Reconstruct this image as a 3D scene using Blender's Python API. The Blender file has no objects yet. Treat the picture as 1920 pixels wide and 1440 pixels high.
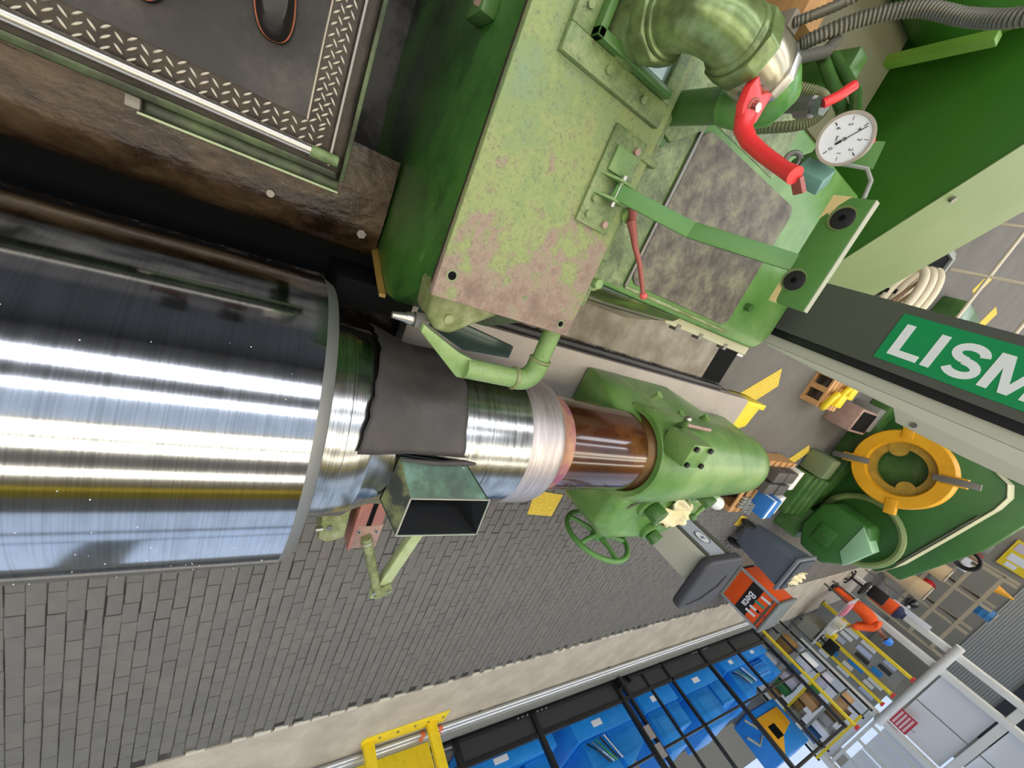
import bpy, bmesh, math, random
from mathutils import Vector, Matrix
random.seed(11)
SC = bpy.context.scene
COL = SC.collection
PI = math.pi

# ------------------------------------------------------------------ camera
# phone held over the operator's platform, wide lens, tilted steeply down
RIGHT = (-0.3839892, 0.8135699, 0.4366421)
DOWN = (0.8695680, 0.1596172, 0.4673048)
FWD = (0.3104895, 0.5591300, -0.7687457)
cam_d = bpy.data.cameras.new('camera')
cam = bpy.data.objects.new('camera', cam_d)
COL.objects.link(cam)
cam_d.sensor_fit = 'HORIZONTAL'
cam_d.sensor_width = 36.0
cam_d.lens = 14.27
cam_d.clip_start = 0.02
cam.matrix_world = Matrix(((RIGHT[0], -DOWN[0], -FWD[0], 0.0),
                           (RIGHT[1], -DOWN[1], -FWD[1], 0.0),
                           (RIGHT[2], -DOWN[2], -FWD[2], 2.75),
                           (0, 0, 0, 1)))
SC.camera = cam

# ------------------------------------------------------------------ world, exposure
SC.view_settings.view_transform = 'Standard'
SC.view_settings.look = 'None'
SC.view_settings.gamma = 1.0
SC.view_settings.use_curve_mapping = False
SC.view_settings.exposure = 0.35
W = bpy.data.worlds.new('hall_daylight')
SC.world = W
W.use_nodes = True
W.node_tree.nodes['Background'].inputs[0].default_value = (0.80, 0.88, 1.0, 1)
W.node_tree.nodes['Background'].inputs[1].default_value = 0.9
SKYLIGHT = 5.2        # strength of the roof glazing

# ------------------------------------------------------------------ helpers
def lin(c):
    if isinstance(c, str):
        c = tuple(int(c[i:i + 2], 16) / 255 for i in (0, 2, 4))
        if c[1] > c[0] * 1.08 and c[1] > c[2] * 1.15:      # the shop's greens lean to yellow
            c = (c[0], c[1] * 0.955, c[2] * 0.90)
    return tuple((x / 12.92 if x <= 0.04045 else ((x + 0.055) / 1.055) ** 2.4) for x in c) + (1.0,)

MATS = {}
def mat(name, col, rough=0.5, metal=0.0, stops=None, scale=6.0, detail=6.0, bump=0.0, bscale=40.0,
        stretch=(1, 1, 1), emit=0.0, spec=0.5, rvar=0.0, nrough=0.6, aniso=0.0, coat=0.0, bstretch=None, grad=None, speck=None):
    if name in MATS:
        return MATS[name]
    m = bpy.data.materials.new(name)
    m.use_nodes = True
    nt = m.node_tree
    b = nt.nodes['Principled BSDF']
    b.inputs['Base Color'].default_value = lin(col)
    b.inputs['Roughness'].default_value = rough
    b.inputs['Metallic'].default_value = metal
    b.inputs['Specular IOR Level'].default_value = spec
    b.inputs['Anisotropic'].default_value = aniso
    b.inputs['Coat Weight'].default_value = coat
    tc = nt.nodes.new('ShaderNodeTexCoord')
    mp = nt.nodes.new('ShaderNodeMapping')
    mp.inputs['Scale'].default_value = stretch
    nt.links.new(tc.outputs['Object'], mp.inputs['Vector'])
    if stops:
        n = nt.nodes.new('ShaderNodeTexNoise')
        n.inputs['Scale'].default_value = scale
        n.inputs['Detail'].default_value = detail
        n.inputs['Roughness'].default_value = nrough
        nt.links.new(mp.outputs[0], n.inputs['Vector'])
        r = nt.nodes.new('ShaderNodeValToRGB')
        fac = n.outputs[0]
        if grad:
            # wear that grows along one direction of the object
            dt = nt.nodes.new('ShaderNodeVectorMath')
            dt.operation = 'DOT_PRODUCT'
            dt.inputs[1].default_value = grad[:3]
            nt.links.new(tc.outputs['Object'], dt.inputs[0])
            ad = nt.nodes.new('ShaderNodeMath')
            ad.operation = 'ADD'
            ad.inputs[1].default_value = grad[3]
            nt.links.new(dt.outputs['Value'], ad.inputs[0])
            cl = nt.nodes.new('ShaderNodeClamp')
            cl.inputs['Min'].default_value = -0.14
            cl.inputs['Max'].default_value = 0.14
            nt.links.new(ad.outputs[0], cl.inputs[0])
            ad2 = nt.nodes.new('ShaderNodeMath')
            ad2.operation = 'ADD'
            nt.links.new(n.outputs[0], ad2.inputs[0])
            nt.links.new(cl.outputs[0], ad2.inputs[1])
            fac = ad2.outputs[0]
        e = r.color_ramp.elements
        while len(e) < len(stops):
            e.new(0.5)
        for i, (p, c) in enumerate(stops):
            e[i].position = p
            e[i].color = lin(c)
        nt.links.new(fac, r.inputs[0])
        nt.links.new(r.outputs[0], b.inputs['Base Color'])
        if speck:
            # fine grime specks over the paint
            n3 = nt.nodes.new('ShaderNodeTexNoise')
            n3.inputs['Scale'].default_value = speck[2]
            n3.inputs['Detail'].default_value = 5
            n3.inputs['Roughness'].default_value = 0.8
            nt.links.new(mp.outputs[0], n3.inputs['Vector'])
            r3 = nt.nodes.new('ShaderNodeValToRGB')
            r3.color_ramp.elements[0].position = speck[1]
            r3.color_ramp.elements[0].color = (0, 0, 0, 1)
            r3.color_ramp.elements[1].position = speck[1] + 0.10
            r3.color_ramp.elements[1].color = (0.75, 0.75, 0.75, 1)
            nt.links.new(n3.outputs[0], r3.inputs[0])
            mx = nt.nodes.new('ShaderNodeMix')
            mx.data_type = 'RGBA'
            nt.links.new(r3.outputs[0], mx.inputs['Factor'])
            nt.links.new(r.outputs[0], mx.inputs['A'])
            mx.inputs['B'].default_value = lin(speck[0])
            nt.links.new(mx.outputs['Result'], b.inputs['Base Color'])
        if rvar:
            mr = nt.nodes.new('ShaderNodeMapRange')
            mr.inputs['From Min'].default_value = 0.3
            mr.inputs['From Max'].default_value = 0.7
            mr.inputs['To Min'].default_value = max(0.02, rough - rvar)
            mr.inputs['To Max'].default_value = min(1, rough + rvar)
            nt.links.new(n.outputs[0], mr.inputs[0])
            nt.links.new(mr.outputs[0], b.inputs['Roughness'])
    if bump:
        n2 = nt.nodes.new('ShaderNodeTexNoise')
        n2.inputs['Scale'].default_value = bscale
        n2.inputs['Detail'].default_value = 4
        if bstretch:
            mp2 = nt.nodes.new('ShaderNodeMapping')
            mp2.inputs['Scale'].default_value = bstretch
            nt.links.new(tc.outputs['Object'], mp2.inputs['Vector'])
            nt.links.new(mp2.outputs[0], n2.inputs['Vector'])
        else:
            nt.links.new(mp.outputs[0], n2.inputs['Vector'])
        bp = nt.nodes.new('ShaderNodeBump')
        bp.inputs['Strength'].default_value = bump
        bp.inputs['Distance'].default_value = 0.01
        nt.links.new(n2.outputs[0], bp.inputs['Height'])
        nt.links.new(bp.outputs[0], b.inputs['Normal'])
    if emit:
        b.inputs['Emission Color'].default_value = lin(col)
        b.inputs['Emission Strength'].default_value = emit
    MATS[name] = m
    return m

ORG = {}
class MB:
    def __init__(s):
        s.v, s.f = [], []
    def add(s, vs, fs):
        o = len(s.v)
        s.v += [Vector(p) for p in vs]
        s.f += [tuple(i + o for i in f) for f in fs]
        return s
    def box(s, x0, x1, y0, y1, z0, z1):
        return s.add([(x0, y0, z0), (x1, y0, z0), (x1, y1, z0), (x0, y1, z0), (x0, y0, z1), (x1, y0, z1), (x1, y1, z1), (x0, y1, z1)],
                     [(0, 3, 2, 1), (4, 5, 6, 7), (0, 1, 5, 4), (1, 2, 6, 5), (2, 3, 7, 6), (3, 0, 4, 7)])
    def bar(s, p, q, w, h, up=(0, 0, 1)):
        "box beam from p to q, w across, h along 'up'"
        p, q = Vector(p), Vector(q)
        d = (q - p).normalized()
        u = Vector(up)
        if abs(d.dot(u)) > 0.98:
            u = Vector((0, 1, 0))
        a = d.cross(u).normalized()
        u = a.cross(d).normalized()
        a, u = a * (w / 2), u * (h / 2)
        return s.add([p - a - u, p + a - u, p + a + u, p - a + u, q - a - u, q + a - u, q + a + u, q - a + u],
                     [(0, 3, 2, 1), (4, 5, 6, 7), (0, 1, 5, 4), (1, 2, 6, 5), (2, 3, 7, 6), (3, 0, 4, 7)])
    def tube(s, pts, r, n=12, cap=True):
        pts = [Vector(p) for p in pts]
        rs = r if isinstance(r, (list, tuple)) else [r] * len(pts)
        rings = []
        t = (pts[1] - pts[0]).normalized()
        a = t.orthogonal().normalized()
        for i, p in enumerate(pts):
            if i == 0:
                t = (pts[1] - pts[0])
            elif i == len(pts) - 1:
                t = (pts[-1] - pts[-2])
            else:
                t = (pts[i + 1] - p).normalized() + (p - pts[i - 1]).normalized()
            t.normalize()
            a = (a - t * a.dot(t)).normalized()
            b = t.cross(a)
            rings.append([p + (a * math.cos(2 * PI * k / n) + b * math.sin(2 * PI * k / n)) * rs[i] for k in range(n)])
        vs = [q for g in rings for q in g]
        fs = []
        for i in range(len(rings) - 1):
            for k in range(n):
                fs.append((i * n + k, i * n + (k + 1) % n, (i + 1) * n + (k + 1) % n, (i + 1) * n + k))
        if cap:
            fs.append(tuple(range(n - 1, -1, -1)))
            fs.append(tuple((len(rings) - 1) * n + k for k in range(n)))
        return s.add(vs, fs)
    def cyl(s, p, q, r, r2=None, n=20):
        return s.tube([p, q], [r, r if r2 is None else r2], n)
    def lathe(s, o, axis, prof, n=64, cap=True):
        o, d = Vector(o), Vector(axis).normalized()
        a = d.orthogonal().normalized()
        b = d.cross(a)
        vs, fs = [], []
        for t, r in prof:
            vs += [o + d * t + (a * math.cos(2 * PI * k / n) + b * math.sin(2 * PI * k / n)) * r for k in range(n)]
        for i in range(len(prof) - 1):
            for k in range(n):
                fs.append((i * n + k, i * n + (k + 1) % n, (i + 1) * n + (k + 1) % n, (i + 1) * n + k))
        if cap:
            fs.append(tuple(range(n - 1, -1, -1)))
            fs.append(tuple((len(prof) - 1) * n + k for k in range(n)))
        return s.add(vs, fs)
    def prism(s, poly, ax, a, b):
        f = {'x': lambda p, t: (t, p[0], p[1]), 'y': lambda p, t: (p[0], t, p[1]), 'z': lambda p, t: (p[0], p[1], t)}[ax]
        n = len(poly)
        vs = [f(p, a) for p in poly] + [f(p, b) for p in poly]
        fs = [tuple(range(n - 1, -1, -1)), tuple(range(n, 2 * n))] + [(i, (i + 1) % n, n + (i + 1) % n, n + i) for i in range(n)]
        return s.add(vs, fs)
    def torus(s, c, axis, R, r, n=40, m=10):
        c, d = Vector(c), Vector(axis).normalized()
        a = d.orthogonal().normalized()
        b = d.cross(a)
        vs, fs = [], []
        for i in range(n):
            e = a * math.cos(2 * PI * i / n) + b * math.sin(2 * PI * i / n)
            for j in range(m):
                w = 2 * PI * j / m
                vs.append(c + e * (R + r * math.cos(w)) + d * (r * math.sin(w)))
        for i in range(n):
            for j in range(m):
                fs.append((i * m + j, ((i + 1) % n) * m + j, ((i + 1) % n) * m + (j + 1) % m, i * m + (j + 1) % m))
        return s.add(vs, fs)
    def ball(s, c, r, sc=(1, 1, 1), n=16, m=10):
        c = Vector(c)
        vs, fs = [], []
        for i in range(1, m):
            for k in range(n):
                th, ph = PI * i / m, 2 * PI * k / n
                vs.append(c + Vector((math.sin(th) * math.cos(ph) * sc[0], math.sin(th) * math.sin(ph) * sc[1], math.cos(th) * sc[2])) * r)
        vs += [c + Vector((0, 0, r * sc[2])), c - Vector((0, 0, r * sc[2]))]
        N = len(vs)
        for i in range(m - 2):
            for k in range(n):
                fs.append((i * n + k, (i + 1) * n + k, (i + 1) * n + (k + 1) % n, i * n + (k + 1) % n))
        for k in range(n):
            fs.append((N - 2, k, (k + 1) % n))
            fs.append((N - 1, (m - 2) * n + (k + 1) % n, (m - 2) * n + k))
        return s.add(vs, fs)
    def mesh(s, name, bevel=0.0, seg=2, ang=32, org=Vector((0, 0, 0))):
        me = bpy.data.meshes.new(name)
        me.from_pydata([p - org for p in s.v], [], s.f)
        bm = bmesh.new()
        bm.from_mesh(me)
        bmesh.ops.recalc_face_normals(bm, faces=bm.faces)
        if bevel:
            es = [e for e in bm.edges if len(e.link_faces) == 2 and e.calc_face_angle(0) > math.radians(ang)]
            bmesh.ops.bevel(bm, geom=es, offset=bevel, segments=seg, affect='EDGES', profile=0.5, clamp_overlap=True)
        bm.to_mesh(me)
        bm.free()
        for p in me.polygons:
            p.use_smooth = True
        me.set_sharp_from_angle(angle=math.radians(38))
        return me
    def build(s, name, m, parent=None, bevel=0.0, seg=2, label=None, org=None, kind=None):
        if parent is not None:
            org = ORG[parent]
        elif org is None:
            xs, ys, zs = zip(*[tuple(p) for p in s.v])
            org = Vector(((min(xs) + max(xs)) / 2, (min(ys) + max(ys)) / 2, min(zs)))
        else:
            org = Vector(org)
        me = s.mesh(name, bevel, seg, org=org)
        me.materials.append(m)
        o = bpy.data.objects.new(name, me)
        COL.objects.link(o)
        ORG[o] = org
        if parent is not None:
            o.parent = parent
        else:
            o.location = org
        if label:
            o['label'] = label
        if kind:
            o['kind'] = kind
        return o

def thing(name, label, cat, loc, group=None):
    o = bpy.data.objects.new(name, None)
    o.empty_display_size = 0.1
    COL.objects.link(o)
    o.location = loc
    ORG[o] = Vector(loc)
    o['label'] = label
    o['category'] = cat
    if group:
        o['group'] = group
    return o
def tag(o, label, cat, group=None, kind=None):
    o['label'] = label
    o['category'] = cat
    if group:
        o['group'] = group
    if kind:
        o['kind'] = kind
    return o
def struct(o, label=None):
    o['kind'] = 'structure'
    if label:
        o['label'] = label
    return o
def copy_tree(o, parent=None):
    c = o.copy()
    COL.objects.link(c)
    c.parent = parent
    ORG[c] = ORG[o]
    for ch in list(o.children):
        copy_tree(ch, c)
    return c
def text_part(name, body, size, xdir, ydir, pos, m, parent, bold=0.0, depth=0.001, align='LEFT', spacing=1.0):
    cu = bpy.data.curves.new(name, 'FONT')
    cu.body = body
    cu.size = size
    cu.offset = bold
    cu.extrude = depth
    cu.align_x = align
    cu.space_character = spacing
    t = bpy.data.objects.new(name, cu)
    COL.objects.link(t)
    dg = bpy.context.evaluated_depsgraph_get()
    me = bpy.data.meshes.new_from_object(t.evaluated_get(dg))
    bpy.data.objects.remove(t)
    x, y = Vector(xdir).normalized(), Vector(ydir).normalized()
    z = x.cross(y)
    M = Matrix(((x.x, y.x, z.x, 0), (x.y, y.y, z.y, 0), (x.z, y.z, z.z, 0), (0, 0, 0, 1)))
    me.transform(Matrix.Translation(Vector(pos) - ORG[parent]) @ M)
    me.materials.clear()
    me.materials.append(m)
    o = bpy.data.objects.new(name, me)
    COL.objects.link(o)
    o.parent = parent
    ORG[o] = ORG[parent]
    return o
def arc(c, a0, a1, r, plane='yz', n=8):
    out = []
    for i in range(n + 1):
        a = a0 + (a1 - a0) * i / n
        u, w = r * math.cos(a), r * math.sin(a)
        out.append({'yz': (c[0], c[1] + u, c[2] + w), 'xz': (c[0] + u, c[1], c[2] + w), 'xy': (c[0] + u, c[1] + w, c[2])}[plane])
    return out

# ------------------------------------------------------------------ materials
G_DARK = mat('green_enamel_dark', '3f6a32', 0.33, stops=[(0.0, '233a1c'), (0.33, '38632e'), (0.60, '4b763b'), (0.75, '67865a')], scale=3.5, bump=0.10, bscale=18, rvar=0.1)
G_FACE = mat('green_enamel_oily', '35602c', 0.30, stops=[(0.0, '10160e'), (0.30, '1d3319'), (0.42, '34602a'), (0.62, '437832'), (0.82, '7a8a6e')], scale=3.0, bump=0.12, bscale=14, rvar=0.12, speck=('22301c', 0.60, 18))
G_LIGHT = mat('green_enamel_light', '7c9a66', 0.40, stops=[(0.0, '405a36'), (0.36, '648a50'), (0.52, '789c60'), (0.66, '8aa672'), (0.82, '9ca284')], scale=4.0, bump=0.06, bscale=25, speck=('5c6048', 0.56, 80))
G_TAIL = mat('green_enamel_tailstock', '6a9452', 0.36, stops=[(0.0, '2f5228'), (0.34, '4f803e'), (0.50, '68944f'), (0.64, '82a668'), (0.80, 'a0b482')], scale=2.6, bump=0.05, bscale=20, speck=('4a5c38', 0.60, 50))
G_WORN = mat('green_paint_worn_to_primer', 'a9b98a', 0.62, stops=[(0.0, '5e4c40'), (0.34, '806a5c'), (0.46, '9a8574'), (0.485, '7c8458'), (0.52, '8f9f6a'), (0.60, '7f9762'), (0.80, '78957a')], scale=7.5, detail=12, nrough=0.80, bump=0.22, bscale=60, grad=(-0.34, -0.10, 0.0, 0.115), speck=('6a6450', 0.54, 85))
G_MOTTLE = mat('green_paint_mottled', '778f62', 0.45, stops=[(0.0, '3c4232'), (0.40, '596f46'), (0.53, '758f5e'), (0.64, '8a9a70'), (0.80, '9a8f7c')], scale=9, detail=9, nrough=0.75, bump=0.2, bscale=70, speck=('4c4a38', 0.55, 60))
G_YELLOWED = mat('green_paint_yellowed', '7e8a5a', 0.45, stops=[(0.0, '45492f'), (0.42, '6c7a4a'), (0.58, '87946a'), (0.78, 'a6a888')], scale=14, detail=8, bump=0.1, bscale=50)
G_PIPE = mat('green_pipe_paint', '4f9142', 0.3, stops=[(0.0, '35502c'), (0.35, '4b8a3e'), (0.6, '6aa256'), (0.8, '9cae86')], scale=9, bump=0.05, bscale=40)
G_VALVE = mat('green_valve_paint', '74885e', 0.26, 0.3, stops=[(0.0, '3a382c'), (0.40, '5b6d45'), (0.56, '76915c'), (0.70, '9aa67c'), (0.85, 'c2bd9a')], scale=12, bump=0.08, bscale=50)
G_PROC = mat('green_plate_paint', '548a46', 0.4, stops=[(0.0, '447a3a'), (0.5, '558b47'), (1.0, '689b58')], scale=5)
G_CREAM = mat('pale_green_sheet', '88a068', 0.45, stops=[(0.0, '6a8450'), (0.5, '7a9260'), (1.0, '8c9e74')], scale=2.5)
G_DEEP = mat('deep_green_sheet', '2f6418', 0.38, stops=[(0.0, '285616'), (0.5, '306619'), (1.0, '3a7020')], scale=2)
G_BG = mat('machine_green', '336b2c', 0.42, stops=[(0.0, '2a5a26'), (0.5, '346c2d'), (1.0, '407a37')], scale=2)
CREAM = mat('cream_enamel', 'c6c3a0', 0.5)
PRIMER = mat('pink_brown_steel', 'a5897b', 0.5, 0.25, stops=[(0.0, '7a5f53'), (0.5, 'a5877a'), (1.0, 'b89e92')], scale=10)
COPPER = mat('copper_bronze', 'b5796a', 0.42, 0.55, stops=[(0.0, '8a5549'), (0.5, 'b5796a'), (1.0, 'c89384')], scale=12)
STEEL = mat('bare_steel', 'b8b4ab', 0.32, 0.9, bump=0.05, bscale=60)
STEEL_D = mat('dull_steel', '8a8680', 0.45, 0.8, bump=0.08, bscale=50)
ZINC = mat('galvanised_steel', 'c9ccd0', 0.35, 0.75)
BLACK = mat('black_rubber', '1c1c1d', 0.55)
BLACK_P = mat('black_steel_paint', '17181a', 0.4)
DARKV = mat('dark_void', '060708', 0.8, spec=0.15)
RED = mat('red_enamel', 'e8393a', 0.3)
RED_D = mat('dark_red_oxide', '9a5348', 0.4, 0.2)
WHITE = mat('white_enamel', 'd9dad6', 0.45)
GREYP = mat('grey_paint', '8e9186', 0.5)
GREYD = mat('charcoal_grey', '55584f', 0.5, stops=[(0.0, '4c4e46'), (1.0, '5d5f56')], scale=3)
BEIGE = mat('beige_grey_enamel', 'c3c1b0', 0.5)
YEL = mat('safety_yellow', 'f0d020', 0.5, stops=[(0.0, 'cbb023'), (0.5, 'ecd022'), (1.0, 'f5dc3a')], scale=12)
YELP = mat('yellow_floor_paint', 'd9b93a', 0.75, stops=[(0.0, 'a18a3a'), (0.45, 'd2b23a'), (0.6, 'dfc045')], scale=25, detail=8)
YELO = mat('chrome_yellow', 'e6a615', 0.45, stops=[(0.0, 'b98412'), (0.4, 'e0a015'), (1.0, 'efb522')], scale=4)
YELDIRT = mat('oily_yellow_casting', 'a8882a', 0.5, stops=[(0.0, '4d4a22'), (0.45, 'a5852c'), (0.7, 'bd9630')], scale=9)
ORANGE = mat('orange_enamel', 'ee5a1b', 0.4)
BLUE = mat('blue_enamel', '1d86dd', 0.38, stops=[(0.0, '1670c4'), (0.5, '1e88e0'), (1.0, '3a9aea')], scale=3)
BLUE_D = mat('dark_blue_enamel', '12508c', 0.4)
WOOD = mat('pine_wood', 'c99a63', 0.65, stops=[(0.0, '9c7044'), (0.5, 'c4935c'), (1.0, 'd9b27c')], scale=5, stretch=(1, 8, 8), bump=0.1, bscale=30)
PLY = mat('bare_plywood', 'e0c98a', 0.7, stops=[(0.0, 'c9ab66'), (0.5, 'e0c98a')], scale=40, stretch=(1, 1, 6))
CARD = mat('cardboard', 'c49b6c', 0.75)
RAG = mat('cream_cotton_rag', 'e9dcae', 0.9, stops=[(0.0, 'd6c48c'), (0.6, 'eee2bb')], scale=8, bump=0.3, bscale=30)
CABLE = mat('cable_grey', '5b5a50', 0.55)
PAPER = mat('white_paper', 'e6e9f0', 0.7)

# ================================================================== STRUCTURE
FLOOR = mat('dark_floor', '6a655d', 0.8, stops=[(0.0, '57534c'), (0.5, '69645c'), (1.0, '7a756c')], scale=2.0, detail=8, bump=0.1, bscale=30)
CONC = mat('concrete', 'b3aa9a', 0.85, stops=[(0.0, '928a7c'), (0.45, 'afa697'), (0.7, 'c4bbab')], scale=2.2, detail=10, bump=0.15, bscale=40)
JOINT = mat('paver_joint_sand', '57534e', 0.9, stops=[(0.0, '262422'), (0.46, '35322f'), (0.56, '5f5c56'), (0.8, '6a6660')], scale=2.2, detail=5)
PAVE = [mat('paver_grey_%s' % n, c, 0.8, stops=[(0.0, a), (0.5, c), (1.0, d)], scale=7, detail=8, bump=0.15, bscale=60)
        for n, c, a, d in (('mid', '6a6863', '605e59', '75726c'), ('dark', '676561', '5d5b57', '726f6a'), ('warm', '6c6863', '625d59', '77726c'))]
struct(MB().box(-15, 16, -26, 42, -0.30, -0.012).build('floor', JOINT, org=(0, 0, 0)), 'dark sanded ground under the grey paving blocks')
struct(MB().box(5.62, 7.6, -4, 22, -0.02, 0.004).build('floor', CONC, org=(6.6, 5, 0)), 'pale concrete strip along the paved aisle')
struct(MB().box(-9.0, 1.32, 3.9, 10.99, -0.02, 0.003).build('floor', FLOOR, org=(0, 5, 0)), 'smooth grey concrete floor behind the grinder bed')
struct(MB().box(-15, 16, 11.0, 41.9, -0.02, 0.003).build('floor', FLOOR, org=(3, 20, 0)), 'far grey workshop floor')
# paving blocks, long side across the aisle, running bond
floor_pave = thing('floor', 'grey rectangular concrete paving blocks of the aisle', 'floor', (0, 0, 0))
del floor_pave['category']
floor_pave['kind'] = 'structure'
def paver_mesh(w, l, dz):
    x, y, c = l / 2, w / 2, 0.004
    m = MB()
    m.add([(-x, -y, -0.02), (x, -y, -0.02), (x, y, -0.02), (-x, y, -0.02), (-x, -y, -c), (x, -y, -c), (x, y, -c), (-x, y, -c),
           (-x + c, -y + c, 0), (x - c, -y + c, 0), (x - c, y - c, 0), (-x + c, y - c, 0)],
          [(0, 1, 5, 4), (1, 2, 6, 5), (2, 3, 7, 6), (3, 0, 4, 7), (4, 5, 9, 8), (5, 6, 10, 9), (6, 7, 11, 10), (7, 4, 8, 11), (8, 9, 10, 11)])
    return m
def near_floor(x, y):
    """true where the aisle can be seen past the roll (used only to choose which blocks become single objects)"""
    if y < 0.3:
        return x > 3.1 + 0.02
    if y < 2.2:
        return x > 2.35
    return x > 2.0
PX, PY = 0.21, 0.0955
cells = []
j = 0
yy = -2.4
while yy < 11.0:
    off = (0.0 if j % 2 == 0 else PX / 2) + random.uniform(-0.012, 0.012)
    xx = 1.2 + off
    while xx + PX < 5.66:
        cells.append((xx + PX / 2, yy + PY / 2))
        xx += PX
    yy += PY
    j += 1
protos = []
for q in range(9):
    me = paver_mesh(PY - random.choice((0.002, 0.004, 0.007, 0.011)), PX - random.choice((0.004, 0.007, 0.011, 0.015)), 0).mesh('paving_block')
    me.materials.append(PAVE[q % 3])
    protos.append(me)
vis = [c for c in cells if near_floor(*c) and c[1] > -1.1]
vis.sort(key=lambda c: (c[0]) ** 2 + (c[1] - 0.6) ** 2 * 0.8)
single = set(vis[:290])
rest = [MB(), MB(), MB()]
for c in cells:
    dz = random.uniform(-0.003, 0.002)
    if c in single:
        o = bpy.data.objects.new('paving_block', random.choice(protos))
        COL.objects.link(o)
        o.parent = floor_pave
        o.location = (c[0] + random.uniform(-0.004, 0.004), c[1] + random.uniform(-0.003, 0.003), dz)
        o.rotation_euler.z = random.uniform(-0.014, 0.014)
    else:
        b = paver_mesh(PY - random.choice((0.002, 0.004, 0.006, 0.009)), PX - random.choice((0.004, 0.007, 0.010, 0.014)), 0)
        random.choice(rest).add([p + Vector((c[0], c[1], dz)) for p in b.v], b.f)
for b, m in zip(rest, PAVE):
    b.build('paving_blocks', m, floor_pave, kind='stuff')
# white mortar line where paving meets concrete
m = MB()
for i in range(60):
    y0 = 0.2 + i * 0.19
    if random.random() < 0.75:
        m.box(5.585 + random.uniform(-0.01, 0.01), 5.625 + random.uniform(0, 0.02), y0, y0 + random.uniform(0.06, 0.17), -0.01, 0.0055)
struct(m.build('trim_1', mat('white_mortar', 'c9c4b4', 0.9)), 'broken line of white mortar along the concrete strip')
# painted yellow floor marks
for n, poly in enumerate(([(2.28, 2.86), (2.62, 2.92), (2.66, 3.30), (2.34, 3.30)], [(0.12, 6.05), (0.62, 5.45), (0.86, 5.70), (0.36, 6.25)],
                          [(1.16, 8.55), (1.62, 8.0), (1.78, 8.2), (1.30, 8.75)], [(2.78, 7.95), (3.0, 7.9), (3.05, 8.15), (2.83, 8.2)],
                          [(-2.75, 10.6), (-2.35, 10.4), (-2.3, 10.7), (-2.7, 10.9)], [(-2.55, 12.2), (-2.1, 12.0), (-2.1, 12.4), (-2.5, 12.6)])):
    struct(MB().prism(poly, 'z', 0.004, 0.0065).build('trim_%d' % (n + 2), YELP), 'worn yellow paint mark on the floor')

# roof with long glazed strips, side and end walls
ROOF = mat('roof_sheet', 'c2c0bc', 0.7)
SKY_B = mat('skylight_bright', 'f4f7ff', 0.4, emit=SKYLIGHT)
SKY_W = mat('skylight_warm', 'fff6e2', 0.4, emit=SKYLIGHT)
SKY_D = mat('skylight_milky', 'b9c8dc', 0.5, emit=SKYLIGHT * 0.15)
ZR = 9.0
segs = [(-15, -9, ROOF), (-9, -6.6, SKY_B), (-6.6, -4.4, ROOF), (-4.4, -3.6, SKY_B), (-3.6, -1.2, SKY_D), (-1.2, -0.9, ROOF), (-0.9, 0.0, SKY_W),
        (0.0, 0.4, ROOF), (0.4, 1.0, SKY_W), (1.0, 2.6, ROOF), (2.6, 3.1, SKY_W), (3.1, 7.4, ROOF), (7.4, 11.8, SKY_D), (11.8, 12.6, ROOF), (12.6, 16, SKY_D)]
roof = MB()
k = 0
for a, b, mm in segs:
    if mm is ROOF:
        roof.box(a, b, -26, 42, ZR, ZR + 0.12)
    else:
        k += 1
        struct(MB().box(a, b, -26, 42, ZR + 0.02, ZR + 0.06).build('window_%d' % k, mm), 'long glazed strip in the workshop roof')
struct(roof.build('ceiling', ROOF), 'light grey workshop roof sheeting')
tag(MB().box(4.1, 4.9, -25, 41, 8.2, 8.9).build('crane_girder', YEL), 'yellow overhead crane girder under the workshop roof', 'crane girder')
WALL = mat('wall_dark', '45474a', 0.8)
struct(MB().box(-15, 16, -26.2, -26, 0, 9).build('wall_light_block', WALL), 'unseen dark end wall added to cut light on the wheelhead face')  # added out of view to block light from behind the operator
for i in range(6):
    struct(MB().box(15.9, 15.98, -22 + i * 10, -13.5 + i * 10, 1.4, 8.6).build('window_%d' % (20 + i), SKY_D), 'tall milky side window of the hall')
struct(MB().box(-15.2, -15, -26, 42, 0, 9).build('wall_left', WALL), 'dark wall on the wheelhead side of the hall')
CLAD = mat('grey_cladding', 'aaa9a0', 0.6)
struct(MB().box(16, 16.2, -26, 42, 0, 9).build('wall_right', CLAD), 'grey side wall of the hall')
wf = struct(MB().box(-15, 16, 41.9, 42.1, 0, 9).build('wall_far', mat('far_wall_buff', '938d80', 0.7)), 'buff end wall of the hall')
for i in range(34):
    z0 = 3.15 + i * 0.13
    MB().prism([(41.82, z0), (41.9, z0), (41.9, z0 + 0.13), (41.86, z0 + 0.13)], 'x', 3.0, 16).build('cladding_rib', CLAD, wf)
MB().box(8.5, 16, 41.6, 41.8, 5.9, 9).build('upper_panel', mat('dark_panel', '3d3f40', 0.7), wf)

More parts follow.
